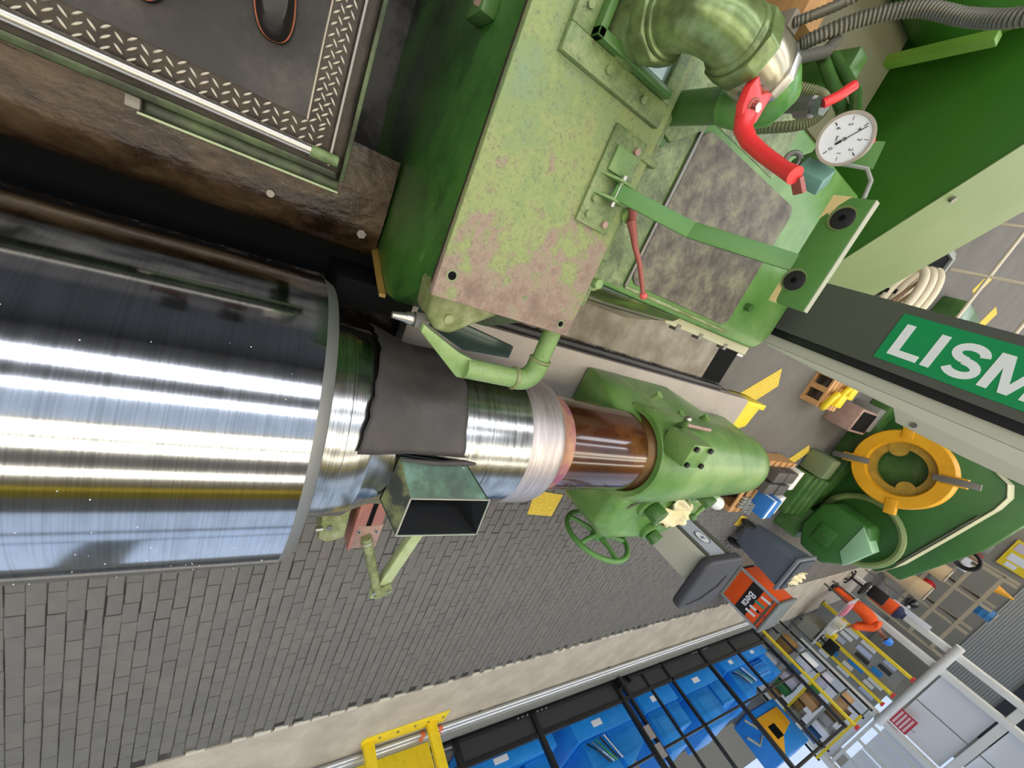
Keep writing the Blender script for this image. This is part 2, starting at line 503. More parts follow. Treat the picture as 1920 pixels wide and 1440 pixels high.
# ================================================================== ROLL
XC, ZC = 0.9514, 1.1634
def steel_mat(name, col, rough, line, rmark, dark=0.0):
    m = bpy.data.materials.new(name)
    m.use_nodes = True
    nt = m.node_tree
    b = nt.nodes['Principled BSDF']
    b.inputs['Metallic'].default_value = 1
    b.inputs['Roughness'].default_value = rough
    tc = nt.nodes.new('ShaderNodeTexCoord')
    mp = nt.nodes.new('ShaderNodeMapping')
    mp.inputs['Scale'].default_value = (0.4, 60, 0.4)
    nt.links.new(tc.outputs['Object'], mp.inputs[0])
    n = nt.nodes.new('ShaderNodeTexNoise')
    n.inputs['Scale'].default_value = line
    n.inputs['Detail'].default_value = 5
    nt.links.new(mp.outputs[0], n.inputs['Vector'])
    mp2 = nt.nodes.new('ShaderNodeMapping')
    mp2.inputs['Scale'].default_value = (3, 9, 3)
    nt.links.new(tc.outputs['Object'], mp2.inputs[0])
    n2 = nt.nodes.new('ShaderNodeTexNoise')
    n2.inputs['Scale'].default_value = 2.5
    n2.inputs['Detail'].default_value = 7
    nt.links.new(mp2.outputs[0], n2.inputs['Vector'])
    mul = nt.nodes.new('ShaderNodeMath')
    mul.operation = 'MULTIPLY'
    nt.links.new(n.outputs[0], mul.inputs[0])
    nt.links.new(n2.outputs[0], mul.inputs[1])
    r = nt.nodes.new('ShaderNodeValToRGB')
    r.color_ramp.elements[0].position = 0.10
    r.color_ramp.elements[0].color = lin(tuple(x * (0.88 - dark) for x in col))
    r.color_ramp.elements[1].position = 0.30
    r.color_ramp.elements[1].color = lin(col)
    nt.links.new(mul.outputs[0], r.inputs[0])
    nt.links.new(r.outputs[0], b.inputs['Base Color'])
    mr = nt.nodes.new('ShaderNodeMapRange')
    mr.inputs['To Min'].default_value = rough
    mr.inputs['To Max'].default_value = rough + rmark
    nt.links.new(n.outputs[0], mr.inputs[0])
    nt.links.new(mr.outputs[0], b.inputs['Roughness'])
    return m
R_BARREL = steel_mat('ground_roll_steel', (0.80, 0.81, 0.83), 0.085, 3.0, 0.05)
R_NECK = steel_mat('turned_neck_steel', (0.78, 0.78, 0.77), 0.14, 6.0, 0.14, 0.22)
R_FROST = mat('frosted_ground_band', 'c2b8b6', 0.38, 0.8, stops=[(0.0, '8d8082'), (0.42, 'bfb4b2'), (0.6, 'd2c9c6'), (1.0, 'dcd4d0')], scale=5, stretch=(1, 12, 1), bump=0.15, bscale=60)
R_PINK = mat('pink_compound_smear', 'a9647c', 0.5, 0.3, stops=[(0.0, '6e3c3c'), (0.42, '9c5a72'), (0.55, 'b98a6a'), (0.8, 'c79a92')], scale=6, detail=8)
R_OIL = mat('oily_brown_journal', '42220f', 0.16, 0.0, stops=[(0.0, '27130a'), (0.42, '3c1f0f'), (0.58, '50290f'), (0.72, '6e4520'), (0.85, '8f6a3c')], scale=3.0, detail=5, coat=0.5, stretch=(1, 0.8, 1))
roll = thing('mill_roll', 'huge bright steel mill roll lying in the grinder, with stepped neck', 'mill roll', (XC, -1, 0.7))
o_, ax_ = (XC, 0, ZC), (0, 1, 0)
MB().lathe(o_, ax_, [(-3.4, 0.30), (-3.4, 0.54), (-3.37, 0.558), (0.214, 0.558), (0.214, 0.40)], n=160, cap=True).build('barrel', R_BARREL, roll)
MB().lathe(o_, ax_, [(0.214, 0.40), (0.214, 0.558), (0.250, 0.540), (0.253, 0.536), (0.253, 0.40)], n=160, cap=True).build('chamfer', mat('matt_chamfer_steel', '8f8f8c', 0.5, 0.7, bump=0.05, bscale=50), roll, label='matt grey chamfered end of the barrel')
MB().lathe(o_, ax_, [(0.2531, 0.412), (0.27, 0.404), (0.312, 0.402), (0.345, 0.400), (0.348, 0.397), (0.43, 0.396), (0.44, 0.390), (0.475, 0.372), (0.53, 0.352), (0.60, 0.345), (0.80, 0.3435),
                     (0.96, 0.3435), (0.963, 0.341), (0.968, 0.341), (0.971, 0.3435), (1.225, 0.3435), (1.23, 0.20)], n=128).build('neck', R_NECK, roll)
MB().lathe(o_, ax_, [(1.18, 0.3445), (1.36, 0.3445), (1.385, 0.338), (1.40, 0.325)], n=128).build('frosted_band', R_FROST, roll, label='frosted white band on the roll neck')
MB().lathe(o_, ax_, [(1.40, 0.325), (1.43, 0.303), (1.47, 0.282), (1.52, 0.276)], n=128).build('shoulder', R_PINK, roll, label='pink stained shoulder of the neck')
MB().lathe(o_, ax_, [(1.52, 0.276), (2.05, 0.272), (2.14, 0.268), (2.16, 0.20), (2.17, 0.1)], n=128).build('journal', R_OIL, roll, label='journal end coated in glossy brown oil')

# coolant droplets on the barrel
random.seed(21)
dr = MB()
for i in range(90):
    a = math.radians(random.uniform(-55, 45))
    y = random.uniform(-0.75, 0.2)
    r = random.uniform(0.0008, 0.0019)
    dr.ball((XC + 0.558 * math.sin(a), y, ZC + 0.558 * math.cos(a)), r, n=6, m=4)
dr.build('coolant_droplets', mat('coolant_drop', 'e8ecee', 0.1, 0.2), roll, kind='stuff')
# ================================================================== GRINDER BED
GREASE = mat('greasy_brown_casting', '53402d', 0.28, 0.1, stops=[(0.0, '0c0a08'), (0.40, '21170e'), (0.52, '3e2e1e'), (0.64, '5c4a34'), (0.82, '86765c')], scale=5.0, detail=9, nrough=0.68, bump=0.55, bscale=30, stretch=(1, 0.6, 1), rvar=0.16, coat=0.0, grad=(-0.30, 0.0, 0.0, -0.10))
BEDTOP = mat('worn_bed_plate', '8d8577', 0.6, 0.2, stops=[(0.0, '4f473b'), (0.42, '857b6c'), (0.58, '9a9183'), (0.8, 'b0a89a')], scale=6, detail=9, bump=0.15, bscale=40)
TAN = mat('tan_slide_plate', 'aa9f93', 0.55, 0.2, stops=[(0.0, '968b7f'), (0.5, 'aba094'), (1.0, 'b8aea3')], scale=4)
bed = thing('grinder_bed', 'long oil-stained machine bed under the mill roll', 'machine bed', (0.6, 0, 0))
MB().box(-0.06, 1.45, -3.6, 3.85, 0, 0.58).build('base', GREASE, bed, bevel=0.01)
MB().prism([(-0.10, 0.735), (0.02, 0.745), (0.20, 0.74), (0.29, 0.715), (0.335, 0.66), (0.345, 0.585), (-0.10, 0.585)], 'y', -3.6, 0.44).build('way_cover', GREASE, bed, label='greasy brown rounded way cover')
MB().box(0.02, 0.44, 1.2, 3.52, 0.58, 0.60).build('bed_plate', BEDTOP, bed, bevel=0.004)
MB().box(0.455, 0.50, 1.2, 3.83, 0.58, 0.655).build('guide_rail', BLACK_P, bed, bevel=0.012)
MB().box(0.50, 1.42, 0.70, 4.30, 0.58, 0.70).build('table', TAN, bed, bevel=0.006)
MB().box(0.52, 1.40, 4.30, 4.34, 0.2, 0.69).build('end_plate', TAN, bed, bevel=0.004)
MB().box(-0.06, 0.45, 3.52, 3.86, 0.578, 0.583).build('recess_shade', DARKV, bed)  # flat black sheet painted in for the shade of an end recess
MB().cyl((0.21, 0.0, 0.738), (0.21, 0.0, 0.752), 0.014, n=16).build('plug', STEEL_D, bed)
MB().cyl((0.24, 0.36, 0.72), (0.24, 0.36, 0.75), 0.02, n=6).build('plug', STEEL_D, bed)
# trough between cover and roll, its shade painted as a near-black slab
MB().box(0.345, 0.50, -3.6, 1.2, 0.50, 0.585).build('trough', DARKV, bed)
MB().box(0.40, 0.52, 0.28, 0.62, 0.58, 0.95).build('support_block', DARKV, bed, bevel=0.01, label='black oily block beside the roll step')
# head end block carrying the roll out of frame
hs = thing('roll_headstock', 'green headstock block holding the near end of the mill roll', 'headstock', (XC, -3.7, 0.7))
MB().box(0.55, 1.40, -3.95, -3.42, 0.58, 1.75).build('body', G_DARK, hs, bevel=0.04)
MB().cyl((XC, -3.45, ZC), (XC, -3.40, ZC), 0.34, n=40).build('faceplate', STEEL, hs)

# ================================================================== OPERATOR PLATFORM
TREAD = mat('dark_tread_plate', '332e2a', 0.38, 0.55, stops=[(0.0, '191715'), (0.45, '332e29'), (0.7, '4a423a')], scale=8, detail=8, bump=0.15, bscale=40, rvar=0.1)  # kept dark in place of the shade from the operator's body
LUG = mat('polished_tread_lug', '9a9284', 0.32, 0.85)
MATD = mat('dirty_shaded_sheet', '47433e', 0.5, 0.2, stops=[(0.0, '141210'), (0.42, '282420'), (0.56, '3a3530'), (0.8, '5a5248')], scale=5, detail=9, nrough=0.7, bump=0.2, bscale=50)  # dirt, with the operator's shadow also put into the darker colour
GREASYG = mat('oily_green_steel', '2c3a26', 0.3, 0.3, stops=[(0.0, '14170f'), (0.45, '26301f'), (0.62, '465a38'), (0.85, '7e9a64')], scale=7, detail=7)
plat = thing('operator_platform', 'dark chequer-plate operator platform with polished round edge bar', 'platform', (-0.5, -0.5, 0.9))
MB().box(-1.3, 0.03, -1.3, 0.165, 1.225, 1.25).build('deck', TREAD, plat, bevel=0.003)
MB().prism([(-1.2, -1.2), (-0.074, -1.2), (-0.074, 0.03), (-0.078, 0.052), (-1.2, 0.052)], 'z', 1.25, 1.2545).build('floor_sheet', MATD, plat)
MB().tube([(-0.85, 0.052, 1.2555), (-0.5, 0.053, 1.2555), (-0.25, 0.051, 1.2555), (-0.074, 0.052, 1.2555)], 0.0028, n=6).build('sheet_edge', mat('scraped_edge', 'b9ae9c', 0.5, 0.4), plat, label='bright scraped edge of the floor sheet')
MB().tube([(0.0, -1.3, 1.268), (0.0, 0.05, 1.268), (0.0, 0.146, 1.266)], [0.0165, 0.0165, 0.0155], n=16).build('edge_bar', mat('polished_edge_bar', 'b3aea2', 0.25, 0.9, stops=[(0.0, '5a564e'), (0.35, 'b3aea2'), (1.0, 'd2cdc0')], scale=3), plat, label='bright worn round edge bar')
MB().tube([(0.0005, 0.075, 1.269), (0.0005, 0.15, 1.267)], [0.0172, 0.0165], n=16).build('bar_end', G_MOTTLE, plat)
MB().box(0.012, 0.05, -1.3, 0.16, 1.17, 1.245).build('edge_channel', GREASYG, plat, bevel=0.003)
MB().box(0.05, 0.088, -0.31, 0.175, 1.19, 1.197).build('edge_angle', GREASYG, plat, bevel=0.002)
MB().box(0.083, 0.089, -0.31, 0.175, 1.197, 1.215).build('angle_lip', mat('scuffed_green_edge', '8f9a76', 0.4, 0.3), plat)
MB().box(0.052, 0.080, -0.335, -0.305, 1.19, 1.215).build('cleat', mat('grey_cleat', '8a8378', 0.5), plat, bevel=0.003)
MB().box(-1.3, 0.05, 0.165, 0.178, 1.17, 1.275).build('end_rail', GREASYG, plat, bevel=0.002)
MB().box(-1.3, 0.02, 0.125, 0.131, 1.25, 1.262).build('inner_rail', STEEL_D, plat)
for x in (-1.2, -0.03):
    MB().box(x, x + 0.05, -1.25, -1.2, 0.0 if x < -0.5 else 0.745, 1.225).build('leg', GREASYG, plat)
    MB().box(x, x + 0.05, 0.08, 0.13, 0.0 if x < -0.5 else 0.745, 1.225).build('leg', GREASYG, plat)
lm = MB().ball((0, 0, 0), 1.0, (0.0042, 0.0125, 0.0022), n=10, m=6).mesh('tread_lug')
lm.materials.append(LUG)
def lug(x, y, a):
    o = bpy.data.objects.new('tread_lug', lm)
    COL.objects.link(o)
    o.parent = plat
    o.location = Vector((x, y, 1.2505)) - ORG[plat]
    o.rotation_euler.z = a
n = 0
for i in range(34):
    y = -0.62 + i * 0.023
    for x in ((-0.022, -0.045, -0.066) if i % 2 else (-0.033, -0.056)):
        if y < 0.115:
            lug(x, y, 0.75 if (i % 2) else -0.85)
for i in range(36):
    x = -0.55 + i * 0.0135
    for y in ((0.066, 0.092) if i % 2 else (0.079, 0.105)):
        lug(x, y, 0.75 if (i % 2) else -0.85)

# photographer's boots on the deck
BOOT = mat('black_boot_leather', '1d1917', 0.45, stops=[(0.0, '141110'), (1.0, '2a2421')], scale=12, bump=0.1, bscale=60)
STITCH = mat('orange_welt_stitch', 'b5623c', 0.6)
SOLE = mat('black_boot_sole', '121111', 0.6)
def boot(label, toe, ang):
    t = thing('work_boot', label, 'boot', (toe[0], toe[1], 1.2545), 'work boots on the platform')
    c, s = math.cos(ang), math.sin(ang)
    def P(u, v, z):
        return (toe[0] + u * c - v * s, toe[1] + u * s + v * c, 1.2545 + z)
    out = [(0.0, 0.012), (-0.008, 0.028), (-0.03, 0.042), (-0.07, 0.049), (-0.11, 0.048), (-0.17, 0.036), (-0.23, 0.034), (-0.28, 0.032), (-0.298, 0.018)]
    ring = [(u, v) for u, v in out] + [(u, -v) for u, v in reversed(out)]
    for _ in range(2):      # round the outline
        ring = [q for a, b in zip(ring, ring[1:] + ring[:1]) for q in ((a[0] * 0.75 + b[0] * 0.25, a[1] * 0.75 + b[1] * 0.25), (a[0] * 0.25 + b[0] * 0.75, a[1] * 0.25 + b[1] * 0.75))]
    m = MB()
    m.add([P(u, v, 0) for u, v in ring] + [P(u, v, 0.022) for u, v in ring],
          [tuple(range(len(ring))), tuple(range(len(ring), 2 * len(ring)))] + [(i, (i + 1) % len(ring), len(ring) + (i + 1) % len(ring), len(ring) + i) for i in range(len(ring))])
    m.build('sole', SOLE, t, bevel=0.003)
    MB().tube([P(u * 0.995 - 0.002, v * 0.9, 0.0235) for u, v in ring] + [P(ring[0][0] * 0.995 - 0.002, ring[0][1] * 0.9, 0.0235)], 0.0022, n=6).build('welt_stitch', STITCH, t, label='orange stitching round the sole')
    # upper: lofted sections
    secs = []
    for sc, z, du in ((0.86, 0.022, 0), (0.85, 0.045, -0.004), (0.78, 0.065, -0.012), (0.6, 0.078, -0.03)):
        secs.append([P(u * (1 if sc > 0.8 else 0.97) + du, v * sc, z if u > -0.1 else z + (z - 0.022) * min(1.0, (-0.1 - u) / 0.08) * 0.8) for u, v in ring])
    N = len(ring)
    m = MB()
    vs = [p for r in secs for p in r]
    fs = [(i * N + k, i * N + (k + 1) % N, (i + 1) * N + (k + 1) % N, (i + 1) * N + k) for i in range(3) for k in range(N)]
    fs.append(tuple(3 * N + k for k in range(N)))
    m.add(vs, fs)
    m.build('upper', BOOT, t)
    m = MB()
    m.tube([P(-0.215, 0, 0.06), P(-0.22, 0, 0.13), P(-0.222, 0, 0.22)], [0.046, 0.048, 0.052], n=18)
    m.build('shaft', BOOT, t)
    for k in range(4):
        MB().tube([P(-0.10 - 0.022 * k, -0.02, 0.088 + 0.013 * k), P(-0.10 - 0.022 * k, 0, 0.096 + 0.013 * k), P(-0.10 - 0.022 * k, 0.02, 0.088 + 0.013 * k)], 0.003, n=6).build('lace', SOLE, t)
boot('black work boot with orange stitching, nearer the wheelhead', (-0.205, -0.055), math.radians(8))
boot('black work boot with orange stitching, farther from the wheelhead', (-0.150, -0.315), math.radians(-6))

# ================================================================== WHEELHEAD
wh = thing('grinding_wheelhead', 'big green grinding wheelhead block with worn top plate beside the roll neck', 'wheelhead', (-0.4, 0.7, 0.74))
MB().prism([(-1.5, 0.0), (-0.065, 0.0), (-0.065, 0.585), (0.22, 0.60), (0.30, 0.72), (0.36, 0.93), (0.40, 1.06), (0.385, 1.18), (0.30, 1.36), (0.215, 1.56), (0.20, 1.62), (-1.5, 1.62)], 'y', 0.45, 0.90).build('body', G_FACE, wh, bevel=0.02, seg=3)
MB().box(-1.5, 0.20, 0.427, 0.452, 1.578, 1.621).build('shadow_gap', mat('shadow_gap_brown', '3a2a22', 0.6), wh)  # brown strip paints the shadow line under the plate overhang
MB().box(-1.5, 0.225, 0.415, 0.935, 1.62, 1.65).build('top_plate', G_WORN, wh, bevel=0.004, label='worn top plate, green paint rubbed through to pinkish primer')
MB().prism([(0.255, 0.60), (0.27, 0.60), (0.375, 0.93), (0.415, 1.06), (0.40, 1.06)], 'y', 0.43, 0.455).build('edge_strip', mat('ochre_edge', '9a7a3a', 0.5), wh)
for x, y, r in ((0.155, 0.455, 0.0125), (0.19, 0.885, 0.010)):
    o = MB().lathe((x, y, 1.6502), (0, 0, 1), [(0, r * 1.45), (0.0012, r * 1.45), (0.0014, r), (0.0014, 0.0001)], n=24, cap=False).build('bolt_hole', mat('counterbore_rim', '7b8a68', 0.5), wh)
    MB().cyl((x, y, 1.6505), (x, y, 1.6519), r, n=20).build('bore', DARKV, o)
MB().cyl((0.147, 0.71, 1.648), (0.147, 0.71, 1.6535), 0.007, n=12).build('plug_screw', G_MOTTLE, wh)
# lifting eye pocket on the face
o = MB().box(-0.66, -0.53, 0.40, 0.452, 1.20, 1.33).build('lift_pocket', G_DARK, wh, bevel=0.01)
MB().bar((-0.63, 0.395, 1.22), (-0.55, 0.395, 1.31), 0.02, 0.02).build('pocket_pin', PRIMER, o)
# ledge behind the plate with bolts
MB().box(-0.52, 0.11, 0.90, 0.965, 1.40, 1.632).build('rear_ledge', G_MOTTLE, wh, bevel=0.004)
o = MB().cyl((0.02, 0.955, 1.632), (0.02, 0.955, 1.640), 0.030, n=24).build('washer', G_MOTTLE, wh)
MB().cyl((0.02, 0.955, 1.640), (0.02, 0.955, 1.665), 0.018, n=6).build('bolt_head', G_LIGHT, o)
MB().box(-0.085, -0.055, 0.935, 0.965, 1.632, 1.645).build('square_plug', G_MOTTLE, wh, bevel=0.003)
MB().box(-0.38, -0.36, 0.885, 0.965, 1.632, 1.66).build('rib', G_MOTTLE, wh, bevel=0.003)
MB().box(0.06, 0.15, 0.90, 0.955, 1.54, 1.615).build('corner_lug', G_MOTTLE, wh, bevel=0.006)
# cooling nozzle lug, nipple and bar under the plate corner
MB().prism([(0.20, 0.44), (0.30, 0.45), (0.345, 0.49), (0.345, 0.545), (0.30, 0.60), (0.23, 0.70), (0.20, 0.72)], 'z', 1.44, 1.585).build('nozzle_lug', G_YELLOWED, wh, bevel=0.02, seg=3)
MB().cyl((0.295, 0.52, 1.585), (0.295, 0.52, 1.592), 0.016, n=16).build('lug_boss', G_YELLOWED, wh)
o = MB().cyl((0.335, 0.475, 1.535), (0.338, 0.432, 1.535), 0.027, n=6).build('nipple', STEEL_D, wh, label='bare steel hose nipple')
MB().tube([(0.338, 0.432, 1.535), (0.339, 0.424, 1.535), (0.339, 0.418, 1.535), (0.340, 0.405, 1.535)], [0.016, 0.021, 0.021, 0.018], n=16).build('nipple_collar', STEEL, o)
MB().cyl((0.340, 0.405, 1.535), (0.342, 0.362, 1.535), 0.016, 0.010, n=16).build('nipple_tip', STEEL, o)
# coolant pipe with elbow
cp = thing('coolant_pipe', 'light green coolant pipe elbow hanging under the plate corner over the neck', 'pipe', (0.3, 0.9, 1.5))
MB().tube([(0.10, 0.915, 1.585), (0.36, 0.93, 1.575)], 0.034, n=24).build('branch', G_LIGHT, cp)
MB().tube([(0.362, 0.930, 1.575)] + [(0.392 + 0.058 * math.sin(a), 0.872 + 0.058 * math.cos(a), 1.573) for a in [PI / 2 * k / 7 for k in range(8)]] + [(0.45, 0.855, 1.572)], 0.041, n=24).build('elbow', G_LIGHT, cp)
MB().torus((0.357, 0.930, 1.575), (1, 0.05, 0), 0.036, 0.008).build('weld', G_YELLOWED, cp)
MB().torus((0.45, 0.852, 1.572), (0, 1, 0), 0.036, 0.009).build('weld', G_YELLOWED, cp)
MB().tube([(0.45, 0.86, 1.572), (0.452, 0.645, 1.567)], 0.037, n=24).build('nozzle_pipe', G_LIGHT, cp)
MB().prism([(0.335, 0.452), (0.362, 0.452), (0.49, 0.625), (0.49, 0.66), (0.415, 0.66), (0.40, 0.60)], 'z', 1.548, 1.575).build('flat_bar', G_LIGHT, cp, bevel=0.003)
MB().prism([(0.30, 0.46), (0.345, 0.46), (0.42, 0.66), (0.41, 0.86), (0.36, 0.86)], 'z', 1.46, 1.48).build('splash_plate', mat('oily_dark_plate', '33413a', 0.25, 0.2), cp, bevel=0.003)

# flange frame on the plate
fl = thing('pipe_flange', 'green rectangular flange frame bolted to the worn top plate', 'flange', (-0.75, 0.70, 1.65))
x0, x1, y0, y1, w = -1.10, -0.445, 0.515, 0.895, 0.062
m = MB()
m.box(x1 - w, x1, y0, y1, 1.65, 1.672).box(x0, x0 + w, y0, y1, 1.65, 1.672).box(x0 + w, x1 - w, y0, y0 + w, 1.65, 1.672).box(x0 + w, x1 - w, y1 - w * 0.6, y1, 1.65, 1.672)
m.build('frame', G_MOTTLE, fl, bevel=0.003)
m = MB()
m.box(x1 - w - 0.022, x1 - w, y0 + w, y1 - 0.03, 1.65, 1.70).box(x0 + w, x1 - w, y0 + w, y0 + w + 0.022, 1.65, 1.70)
m.build('inner_wall', G_DARK, fl, bevel=0.003)
MB().box(x0 + w, x1 - w - 0.02, y0 + w + 0.02, y1 - 0.03, 1.65, 1.655).build('cover', mat('milky_glass_grey', '8fa39a', 0.2, 0.2), fl)
for x, y in ((-0.475, 0.66), (-0.475, 0.80), (-0.555, 0.545), (-0.66, 0.545), (-0.80, 0.545)):
    MB().cyl((x, y, 1.672), (x, y, 1.681), 0.011, n=6).build('bolt', G_MOTTLE, fl)

# valve train: rises from the flange, runs along the machine, drops back into the body
va = thing('valve_train', 'green and steel coolant valve pipework with elbow, hex unions and red lever', 'pipe valve', (-0.57, 0.70, 1.655))
ax, ay = -0.585, 0.695
MB().lathe((ax, ay, 1.655), (0, 0, 1), [(0, 0.085), (0.03, 0.085), (0.05, 0.07), (0.10, 0.068)], n=32).build('stub', G_VALVE, va)
MB().cyl((ax, ay, 1.735), (ax, ay, 1.785), 0.088, n=8).build('hex_union', G_VALVE, va, bevel=0.006)
MB().cyl((ax, ay, 1.785), (ax, ay, 1.80), 0.074, n=32).build('collar', G_VALVE, va, bevel=0.004)
zt = 1.905
pts = [(ax, ay, 1.79), (ax, ay, 1.83)] + [(ax, ay + 0.085 - 0.085 * math.cos(a), 1.83 + (zt - 1.83) * math.sin(a)) for a in [PI / 2 * k / 9 for k in range(1, 10)]] + [(ax + 0.002, 0.80, zt)]
MB().tube(pts, 0.066, n=32).build('elbow', G_VALVE, va)
MB().torus((ax, 0.797, zt), (0, 1, 0), 0.062, 0.012).build('elbow_bead', G_VALVE, va)
MB().cyl((ax, 0.805, zt), (ax, 0.850, zt), 0.083, n=8).build('hex_union', G_VALVE, va, bevel=0.005)
MB().lathe((ax, 0.850, zt), (0, 1, 0), [(0, 0.068), (0.01, 0.074), (0.055, 0.076), (0.075, 0.068), (0.085, 0.068)], n=36).build('valve_body', mat('pale_brass_steel', 'b5ad94', 0.28, 0.75, stops=[(0.0, '7a7464'), (0.5, 'b5ad94'), (1.0, 'd5d0c0')], scale=10), va)
MB().cyl((ax, 0.922, zt), (ax, 0.948, zt), 0.078, n=10).build('hex_union', STEEL, va, bevel=0.004)
bx, by = -0.548, 0.985
MB().tube([(ax, 0.945, zt), (ax, 0.965, zt), (ax + 0.008, 0.99, zt - 0.004), (ax + 0.02, 1.008, zt - 0.03), (bx, by + 0.01, zt - 0.075), (bx, by, zt - 0.12)], [0.062, 0.066, 0.066, 0.064, 0.058, 0.052], n=28).build('end_elbow', G_PIPE, va)
MB().tube([(bx, by, 1.50), (bx, by, 1.80)], 0.046, n=28).build('drop_pipe', G_DARK, va, label='dark green drop pipe')
MB().torus((bx, by, 1.535), (0, 0, 1), 0.047, 0.010).build('weld', G_YELLOWED, va)
MB().tube([(-0.560, 0.888, 1.915), (-0.520, 0.890, 1.935)], [0.032, 0.028], n=20).build('valve_neck', STEEL_D, va)
lv = MB()
lv.prism([(-0.538, 0.858), (-0.51, 0.850), (-0.475, 0.856), (-0.450, 0.876), (-0.446, 0.906), (-0.47, 0.925), (-0.538, 0.930), (-0.530, 0.912), (-0.518, 0.895), (-0.530, 0.876)], 'z', 1.940, 1.962)
lvo = lv.build('lever', RED, va, bevel=0.004, label='bright red valve lever')
MB().tube([(-0.470, 0.890, 1.952), (-0.440, 0.892, 1.962), (-0.415, 0.898, 1.990), (-0.390, 0.903, 2.04), (-0.362, 0.906, 2.105), (-0.350, 0.905, 2.14)], [0.024, 0.021, 0.0185, 0.017, 0.016, 0.019], n=14).build('lever_arm', RED, lvo)
MB().cyl((-0.485, 0.890, 1.960), (-0.485, 0.890, 1.976), 0.011, n=6).build('lever_nut', STEEL, lvo)
MB().torus((-0.485, 0.890, 1.962), (0, 0, 1), 0.017, 0.004).build('lever_washer', RED_D, lvo)
MB().bar((-0.352, 0.922, 2.135), (-0.330, 0.945, 2.145), 0.012, 0.022).build('lever_lug', RED_D, lvo)

# bracket with swing arm and painted wooden stop
br = thing('swing_bracket', 'green bolted bracket with cranked swing arm on the top plate edge', 'bracket', (-0.25, 0.83, 1.632))
MB().box(-0.40, -0.125, 0.762, 0.895, 1.65, 1.662).build('base_plate', G_MOTTLE, br, bevel=0.003)
MB().box(-0.355, -0.285, 0.79, 0.87, 1.662, 1.672).build('pad', G_LIGHT, br, bevel=0.003)
for x, y in ((-0.365, 0.862), (-0.15, 0.865), (-0.155, 0.79), (-0.20, 0.79)):
    MB().cyl((x, y, 1.662), (x, y, 1.674), 0.011, n=6).build('bolt', PRIMER if y > 0.8 else G_MOTTLE, br)
for x in (-0.272, -0.218):
    MB().prism([(0.775, 1.662), (0.885, 1.662), (0.885, 1.70), (0.82, 1.705)], 'x', x - 0.004, x + 0.004).build('clevis_plate', G_LIGHT, br, bevel=0.002)
MB().cyl((-0.29, 0.845, 1.688), (-0.20, 0.845, 1.688), 0.008, n=12).build('clevis_pin', STEEL, br)
arm = MB()
P0, P1, P2 = Vector((-0.245, 0.835, 1.680)), Vector((-0.222, 1.01, 1.862)), Vector((-0.240, 1.206, 2.115))
arm.bar(P0, P1, 0.046, 0.012, (0, -1, 1))
arm.bar(P1 - Vector((0, 0.002, 0.004)), P2, 0.046, 0.012, (0, -1, 0.3))
arm.build('swing_arm', G_PROC, br, bevel=0.002)
st = thing('wooden_stop', 'green painted wooden stop board with two black discs and chipped corners', 'stop board', (-0.27, 1.2, 2.08))
YS = 1.178
MB().box(-0.415, -0.128, YS, YS + 0.022, 2.083, 2.18).build('board', G_PROC, st, bevel=0.003)
m = MB().prism([(-0.416, 2.0825), (-0.355, 2.0825), (-0.372, 2.094), (-0.365, 2.101), (-0.392, 2.108), (-0.416, 2.126)], 'y', YS - 0.0008, YS + 0.01)
m.build('bare_corner', PLY, st, label='chipped corner of bare yellow wood')
m = MB().prism([(-0.127, 2.0825), (-0.190, 2.0825), (-0.172, 2.092), (-0.165, 2.098), (-0.140, 2.100), (-0.127, 2.104)], 'y', YS - 0.0008, YS + 0.01)
m.build('bare_corner', PLY, st, label='chipped corner of bare yellow wood')
MB().box(-0.415, -0.128, YS + 0.001, YS + 0.021, 2.178, 2.1815).build('bare_edge', mat('grey_board_edge', 'a9ab93', 0.6), st)
for x, z in ((-0.362, 2.138), (-0.193, 2.118)):
    o = MB().cyl((x, YS - 0.009, z), (x, YS, z), 0.0265, n=28).build('rubber_disc', BLACK, st, bevel=0.003)
    MB().cyl((x, YS - 0.011, z), (x, YS - 0.009, z), 0.007, n=14).build('disc_screw', DARKV, o)
    MB().cyl((x - 0.002, YS - 0.003, z - 0.005), (x - 0.002, YS, z - 0.005), 0.031, n=28).build('disc_seat', G_CREAM, o)

# small reddish lever
sl = thing('clamp_lever', 'small brown-red clamp lever with ball end by the plate edge', 'lever', (-0.2, 0.95, 1.55))
MB().tube([(-0.215, 0.935, 1.60), (-0.205, 0.945, 1.66)], [0.026, 0.022], n=18).build('spindle', G_LIGHT, sl)
m = MB()
m.add([], [])
m.tube([(-0.235, 0.93, 1.672), (-0.215, 0.955, 1.668), (-0.19, 0.962, 1.672)], [0.010, 0.014, 0.010], n=10)
m.tube([(-0.200, 0.955, 1.67), (-0.165, 0.985, 1.678), (-0.135, 1.01, 1.682)], [0.016, 0.012, 0.010], n=12)
m.tube([(-0.137, 1.008, 1.682), (-0.09, 1.05, 1.70), (-0.012, 1.115, 1.71)], [0.010, 0.0088, 0.0075], n=12)
m.build('handle', RED_D, sl)
MB().ball((-0.004, 1.122, 1.712), 0.014).build('ball_end', mat('red_ball', 'cf5b52', 0.35), sl)

